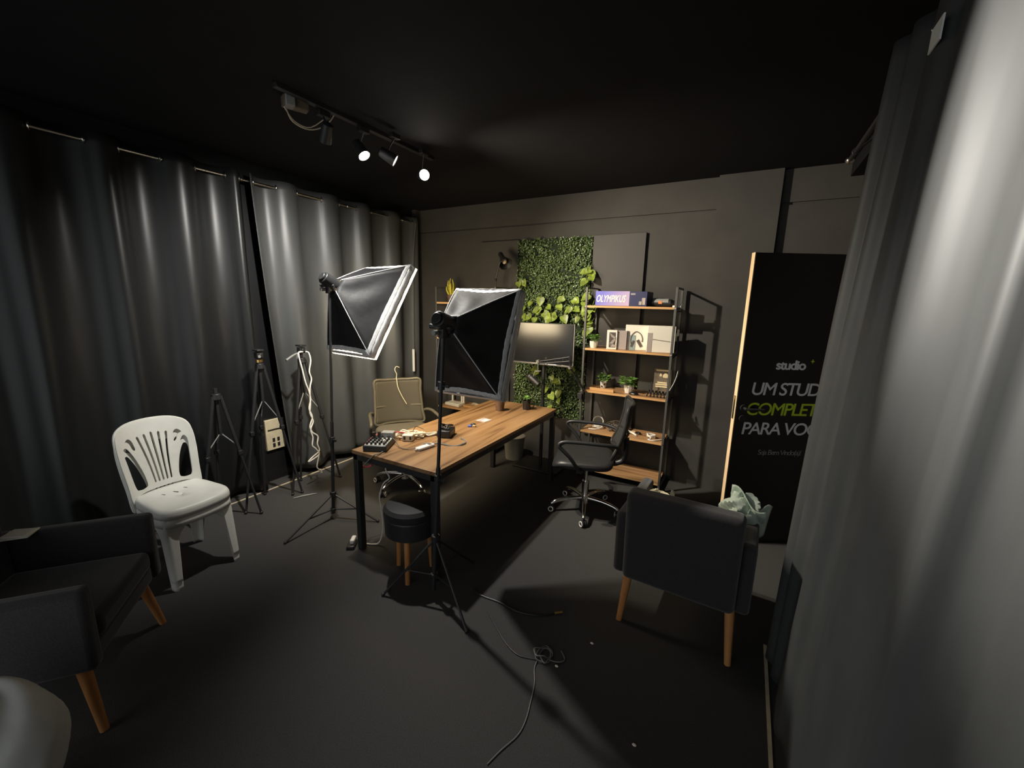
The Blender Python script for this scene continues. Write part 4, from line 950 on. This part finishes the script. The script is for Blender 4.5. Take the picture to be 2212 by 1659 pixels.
# ================================================================== WHITE PLASTIC CHAIRS (two, stacked)
def plate(outer, holes, thick, cuts_x, cuts_y):
    """flat plate in the xy plane with holes, cut into strips so that it can be bent"""
    cu = bpy.data.curves.new('plate', 'CURVE'); cu.dimensions = '2D'; cu.fill_mode = 'BOTH'; cu.extrude = thick / 2
    for ring in [outer] + holes:
        sp_ = cu.splines.new('POLY'); sp_.points.add(len(ring) - 1)
        for p, q in zip(sp_.points, ring): p.co = (q[0], q[1], 0, 1)
        sp_.use_cyclic_u = True
    ob_ = bpy.data.objects.new('plate', cu); COL.objects.link(ob_); bpy.context.view_layer.update()
    me = bpy.data.meshes.new_from_object(ob_.evaluated_get(bpy.context.evaluated_depsgraph_get()))
    bpy.data.objects.remove(ob_); bpy.data.curves.remove(cu)
    mb = MB(); mb.bm.from_mesh(me); bpy.data.meshes.remove(me)
    bmesh.ops.remove_doubles(mb.bm, verts=mb.bm.verts, dist=1e-5)
    for x in cuts_x: bmesh.ops.bisect_plane(mb.bm, geom=mb.bm.verts[:] + mb.bm.edges[:] + mb.bm.faces[:], plane_co=(x, 0, 0), plane_no=(1, 0, 0))
    for y in cuts_y: bmesh.ops.bisect_plane(mb.bm, geom=mb.bm.verts[:] + mb.bm.edges[:] + mb.bm.faces[:], plane_co=(0, y, 0), plane_no=(0, 1, 0))
    return mb
def smoothring(pts, n=5):
    P = [V((p[0], p[1], 0)) for p in pts]; N_ = len(P); out = []
    for i in range(N_):
        p0, p1, p2, p3 = P[i - 1], P[i], P[(i + 1) % N_], P[(i + 2) % N_]
        for k in range(n):
            t = k / n
            q = 0.5 * ((2 * p1) + (p2 - p0) * t + (2 * p0 - 5 * p1 + 4 * p2 - p3) * t * t + (3 * p1 - p0 - 3 * p2 + p3) * t ** 3)
            out.append((q.x, q.y))
    return out
def slot(x0, y0, x1, y1, w0, w1, bow=0.0):
    L_, Rr = [], []
    for k in range(7):
        t = k / 6; x = x0 + (x1 - x0) * t + bow * math.sin(PI * t); y = y0 + (y1 - y0) * t; w = w0 + (w1 - w0) * t
        L_.append((x - w, y)); Rr.append((x + w, y))
    d = 1 if y1 > y0 else -1
    return Rr + [(x1, y1 + w1 * d)] + L_[::-1] + [(x0, y0 - w0 * d)]
def plastic_chair(label, loc, rz):
    t = thing('plastic_chair', label, 'plastic chair', loc, rz, group='stacked white plastic chairs')
    SZ = .445
    # seat: rounded square sheet with a rolled edge; forward is +x
    def seat(u, v):
        a = 2 * PI * u; c, s = math.cos(a), math.sin(a); p = 4.5
        k = (abs(c) ** p + abs(s) ** p) ** (-1 / p)
        R_ = [.02, .25, .5, .7, .85, .95, 1.0, 1.022, 1.03, 1.032]; Z_ = [-.012, -.011, -.008, -.004, 0, .001, -.004, -.016, -.030, -.052]
        i = round(v * 9); r, z = R_[i], Z_[i]
        hx = .205; x = k * c * hx * r; y = k * s * (.186 + .012 * (x / hx)) * r
        if c > 0 and r > .9: z -= .012 * c ** 4
        return (x + .035, y, SZ + z)
    se = MB().grid(seat, 64, 10, closed_u=True)
    so_ = se.build('seat', 'white', t, solid=.004, angle=60)
    for y in (-.06, 0, .06):
        MB().box((-.055 + .02 * (y == 0), y, SZ - .0075), (.034, .007, .003), rot=MX.Rotation(.35, 4, 'Z')).build('drain_slot', 'ink', so_)
    # backrest
    outer = smoothring([(-.215, -.02), (-.222, .10), (-.232, .22), (-.232, .33), (-.212, .395), (-.15, .428), (-.06, .440), (.06, .440), (.15, .428), (.212, .395), (.232, .33), (.232, .22), (.222, .10), (.215, -.02), (.186, -.02), (.184, .0), (.12, .015), (0, .018), (-.12, .015), (-.184, .0), (-.186, -.02)], 4)
    holes = []
    for sg in (-1, 1):
        holes.append(smoothring([(sg * q[0], q[1]) for q in ((.176, .06), (.190, .20), (.196, .28), (.180, .305), (.160, .285), (.132, .22), (.108, .13), (.100, .06), (.112, .040), (.150, .036))], 4))
        holes.append(smoothring([(sg * q[0], q[1]) for q in ((.128, .335), (.150, .352), (.172, .335), (.168, .325), (.150, .316), (.135, .285), (.122, .275), (.118, .29))], 3))
    for k in range(5):
        f = (k - 2) / 2
        holes.append(slot(f * .050, .055, f * .088, .345 + .012 * (1 - abs(f)), .0055, .0075, f * -.006))
    bk = plate(outer, holes, .006, [-.2 + .04 * i for i in range(11)], [.06 + .06 * i for i in range(6)])
    for v in bk.bm.verts:
        u_, h_, th = v.co.x, v.co.y, v.co.z
        wy = .855
        curve = .07 * (abs(u_) / .23) ** 2.2 * (0.6 + .6 * h_)
        v.co = V((-.150 - .22 * h_ - .12 * h_ * h_ + curve + th, -u_ * wy, SZ - .005 + h_ * .985))
    b_ = bk.build('backrest', 'white', t, angle=30)
    def rim(sg):
        pts = []
        for q in outer:
            if q[1] > .02 or abs(q[0]) > .2:
                u_, h_ = q; curve = .07 * (abs(u_) / .23) ** 2.2 * (0.6 + .6 * h_)
                pts.append((-.150 - .22 * h_ - .12 * h_ * h_ + curve - .010, -u_ * .855, SZ - .005 + h_ * .985))
        return pts
    MB().tube([p for p in rim(1) if True][:60], .0085, seg=7, smooth=0).build('back_rim', 'white', t)
    # legs: open angle section that flares into the apron
    for sx, sy in ((1, 1), (1, -1), (-1, 1), (-1, -1)):
        def leg(u, v, sx=sx, sy=sy):
            zz = v * (SZ - .048)
            tt = v
            cx = .035 + sx * (.176 + .032 * (1 - tt)) ; cy = sy * (.171 + .012 * sx * (tt) + .014 * (1 - tt))
            if sx < 0: cx -= .055 * (1 - tt)
            a = .040 + .026 * tt + .085 * max(0, (tt - .74) / .26) ** 2.2
            rr = .020; s_ = (u - .5) * 2
            m = abs(s_)
            if m < .25:
                an = PI / 4 * (1 - m / .25); ox = rr * (1 - math.cos(PI / 4 - 0)) 
                # rounded corner
                q = m / .25; px_, py_ = -rr * (1 - math.sin(PI / 4 + q * PI / 4)), -rr * (1 - math.cos(PI / 4 + q * PI / 4))
            else:
                q = (m - .25) / .75; px_, py_ = 0.0, -rr - (a - rr) * q
            if s_ > 0: px_, py_ = py_, px_
            return (cx + sx * px_ * 1.0, cy + sy * py_, zz)
        l_ = MB().grid(leg, 21, 22).build('leg', 'white', t, solid=.004, angle=60)
    return t
plastic_chair('white plastic chair, the lower one of the stack of two', (-2.975, 1.095, 0), math.radians(3))
plastic_chair('white plastic chair, the upper one of the stack of two', (-2.972, 1.095, .052), math.radians(3))

# ================================================================== TRIPODS BY THE LEFT CURTAIN
def tripod(label, loc, hz, feet, handle, brassy=False, head=True):
    t = thing('camera_tripod', label, 'tripod', loc, group='tripods leaning by the left curtain'); o = V(loc)
    c = V((0, 0, hz))
    MB().cyl(c - V((0, 0, .30)), c + V((0, 0, .06)), .012).build('centre_column', 'blackmetal', t)
    MB().cyl(c - V((0, 0, .025)), c + V((0, 0, .02)), .036, .030, seg=12).build('shoulder', 'blackplastic', t, bevel=.004)
    if head:
        MB().box(c + V((0, 0, .085)), (.05, .05, .05)).box(c + V((0, 0, .125)), (.075, .055, .014)).cyl(c + V((-.04, 0, .085)), c + V((.04, 0, .085)), .015).build('pan_head', 'blackplastic', t, bevel=.004)
        if brassy: MB().cyl(c + V((0, 0, .028)), c + V((0, 0, .050)), .026, seg=16).build('brass_ring', 'brass', t)
    if handle: MB().tube([c + V((0, 0, .07)), c + V(handle) * .5 + V((0, 0, .07)), c + V(handle) + V((0, 0, .055))], lambda k: .006 + .004 * k).build('pan_handle', 'grey', t)
    for f in feet:
        F = V((f[0], f[1], 0.006)); s = c + (V((F.x, F.y, 0)).normalized() * .025)
        k = .46
        lg = MB().tube([s, s.lerp(F, k)], .013, seg=8, smooth=0).tube([s.lerp(F, k - .02), F], .009, seg=8, smooth=0).build('leg', 'blackmetal', t)
        MB().box(s.lerp(F, k), (.030, .030, .035)).build('leg_clip', 'blackplastic', lg, bevel=.003)
        MB().sph(F + V((0, 0, .006)), .013).build('rubber_foot', 'blackplastic', lg)
        MB().tube([c - V((0, 0, .28)), s.lerp(F, .40)], .004, smooth=0).build('brace', 'grey', t)
    return t
tripod('black tripod with a brass ring in the gap between the left curtains', (-3.37, 1.885, 0), 1.16, [(.10, .21), (.06, -.25), (-.14, .02)], (.10, -.05, .03), True)
tr2 = (-3.36, 2.245, 0)
tripod('black tripod draped with a white cable in front of the lit left curtain', tr2, 1.17, [(.09, .25), (.06, -.22), (-.15, .0)], (.03, -.16, -.04))
tripod('short dark tripod behind the plastic chairs against the left curtain', (-3.33, 1.53, 0), .98, [(.12, .17), (.05, -.22), (-.16, .0)], None, head=False)
x_, y_ = tr2[0] + .045, tr2[1]
solo(MB().tube([(x_ - .03, y_ - .050, 1.19), (x_, y_ - .055, 1.24), (x_ + .01, y_ - .02, 1.245), (x_, y_ - .055, 1.235), (x_ + .02, y_ - .045, 1.10), (x_ + .03, y_ - .03, .98), (x_ + .03, y_ - .005, .90), (x_ + .03, y_ + .005, .82), (x_ + .03, y_ - .015, .74), (x_ + .03, y_ + .01, .66), (x_ + .03, y_ - .02, .58), (x_ + .03, y_ + .0, .52), (x_ + .03, y_ + .05, .47), (x_ + .03, y_ + .04, .40), (x_ + .03, y_ + .055, .33), (x_ + .03, y_ - .02, .29), (x_ + .03, y_ - .06, .26), (x_ + .03, y_ + .05, .295), (x_ + .03, y_ + .02, .36), (x_ + .03, y_ - .01, .40), (x_ + .03, y_ + .0, .47), (x_ + .03, y_ - .015, .55), (x_ + .03, y_ + .015, .62), (x_ + .03, y_ - .01, .70), (x_ + .03, y_ + .0, .78), (x_ + .025, y_ + .01, .92), (x_ + .02, y_ + .035, 1.0), (x_ + .02, y_ + .02, 1.07), (x_ + .02, y_ + .04, 1.16), (x_ + .01, y_ + .035, 1.23), (x_, y_ + .01, 1.245)], .0062)
     .tube([(x_ + .03, y_ + .05, .295), (x_ + .03, y_ + .03, .23), (x_ + .03, y_ + .02, .18), (x_ + .03, y_ + .05, .14)], .006).cyl((x_ + .03, y_ + .05, .15), (x_ + .03, y_ + .06, .115), .010),
     'white_cable', 'cablec', 'long white cable looped and twisted down the front of a tripod', 'cable', loc=(x_, y_, .7))

# ================================================================== FLOOR CABLES AND SMALL BITS
solo(MB().tube([(-1.25, 1.83, .005), (-1.18, 1.808, .005), (-1.062, 1.815, .005), (-.93, 1.805, .005), (-.82, 1.84, .005), (-.745, 1.90, .006)], .005), 'black_cable', 'cableb', 'black cable on the floor running from the stand towards the right armchair', 'cable', loc=(-1.0, 1.81, 0))
solo(MB().cyl((-.75, 1.895, .007), (-.715, 1.925, .008), .007, seg=10), 'jack_plug', 'brass', 'small metal jack plug on the floor at the end of the black cable', 'plug', loc=(-.73, 1.91, 0))
solo(MB().tube([(-1.08, 1.72, .004), (-1.0, 1.66, .004), (-.88, 1.58, .004), (-.80, 1.55, .004), (-.74, 1.56, .004), (-.69, 1.58, .006)], .0022), 'floor_cable', 'cableb', 'thin black cable lying across the lit strip of floor', 'cable', loc=(-.9, 1.6, 0))
solo(MB().tube(scrib((-.685, 1.615, 0), 22, .055, .022, 88), .0026).tube([(-.72, 1.60, .005), (-.70, 1.57, .006), (-.69, 1.52, .004), (-.655, 1.45, .004), (-.63, 1.36, .004), (-.612, 1.28, .004), (-.612, 1.21, .004), (-.64, 1.13, .004), (-.66, 1.06, .004)], .0027).tube([(-.66, 1.60, .005), (-.61, 1.61, .005), (-.585, 1.64, .005), (-.62, 1.68, .004)], .003),
     'tangled_cord', 'cableg', 'grey tangled cord on the floor trailing towards the camera', 'cord', loc=(-.68, 1.55, 0))
solo(MB().tube([(-3.235, 1.985, .006), (-3.20, 2.06, .007), (-3.15, 2.15, .006)], lambda t: .003 + .004 * math.sin(PI * t)), 'pen', 'grey', 'thin grey pen on the floor left of the glowing softbox stand', 'pen', loc=(-3.2, 2.06, 0))
for k, (x, y, lb) in enumerate(((-.198, 1.41, 'white scrap on the floor at the lower right, nearest the camera'), (-.605, 1.588, 'white scrap on the floor beside the tangled grey cord'), (-.503, 1.805, 'faint white scrap on the floor left of the right armchair'))):
    solo(MB().sph((x, y, .004), .007, (1.3, .9, .6), seg=8), 'paper_scrap', 'paper', lb, 'scrap', loc=(x, y, 0), group='white scraps on the floor')
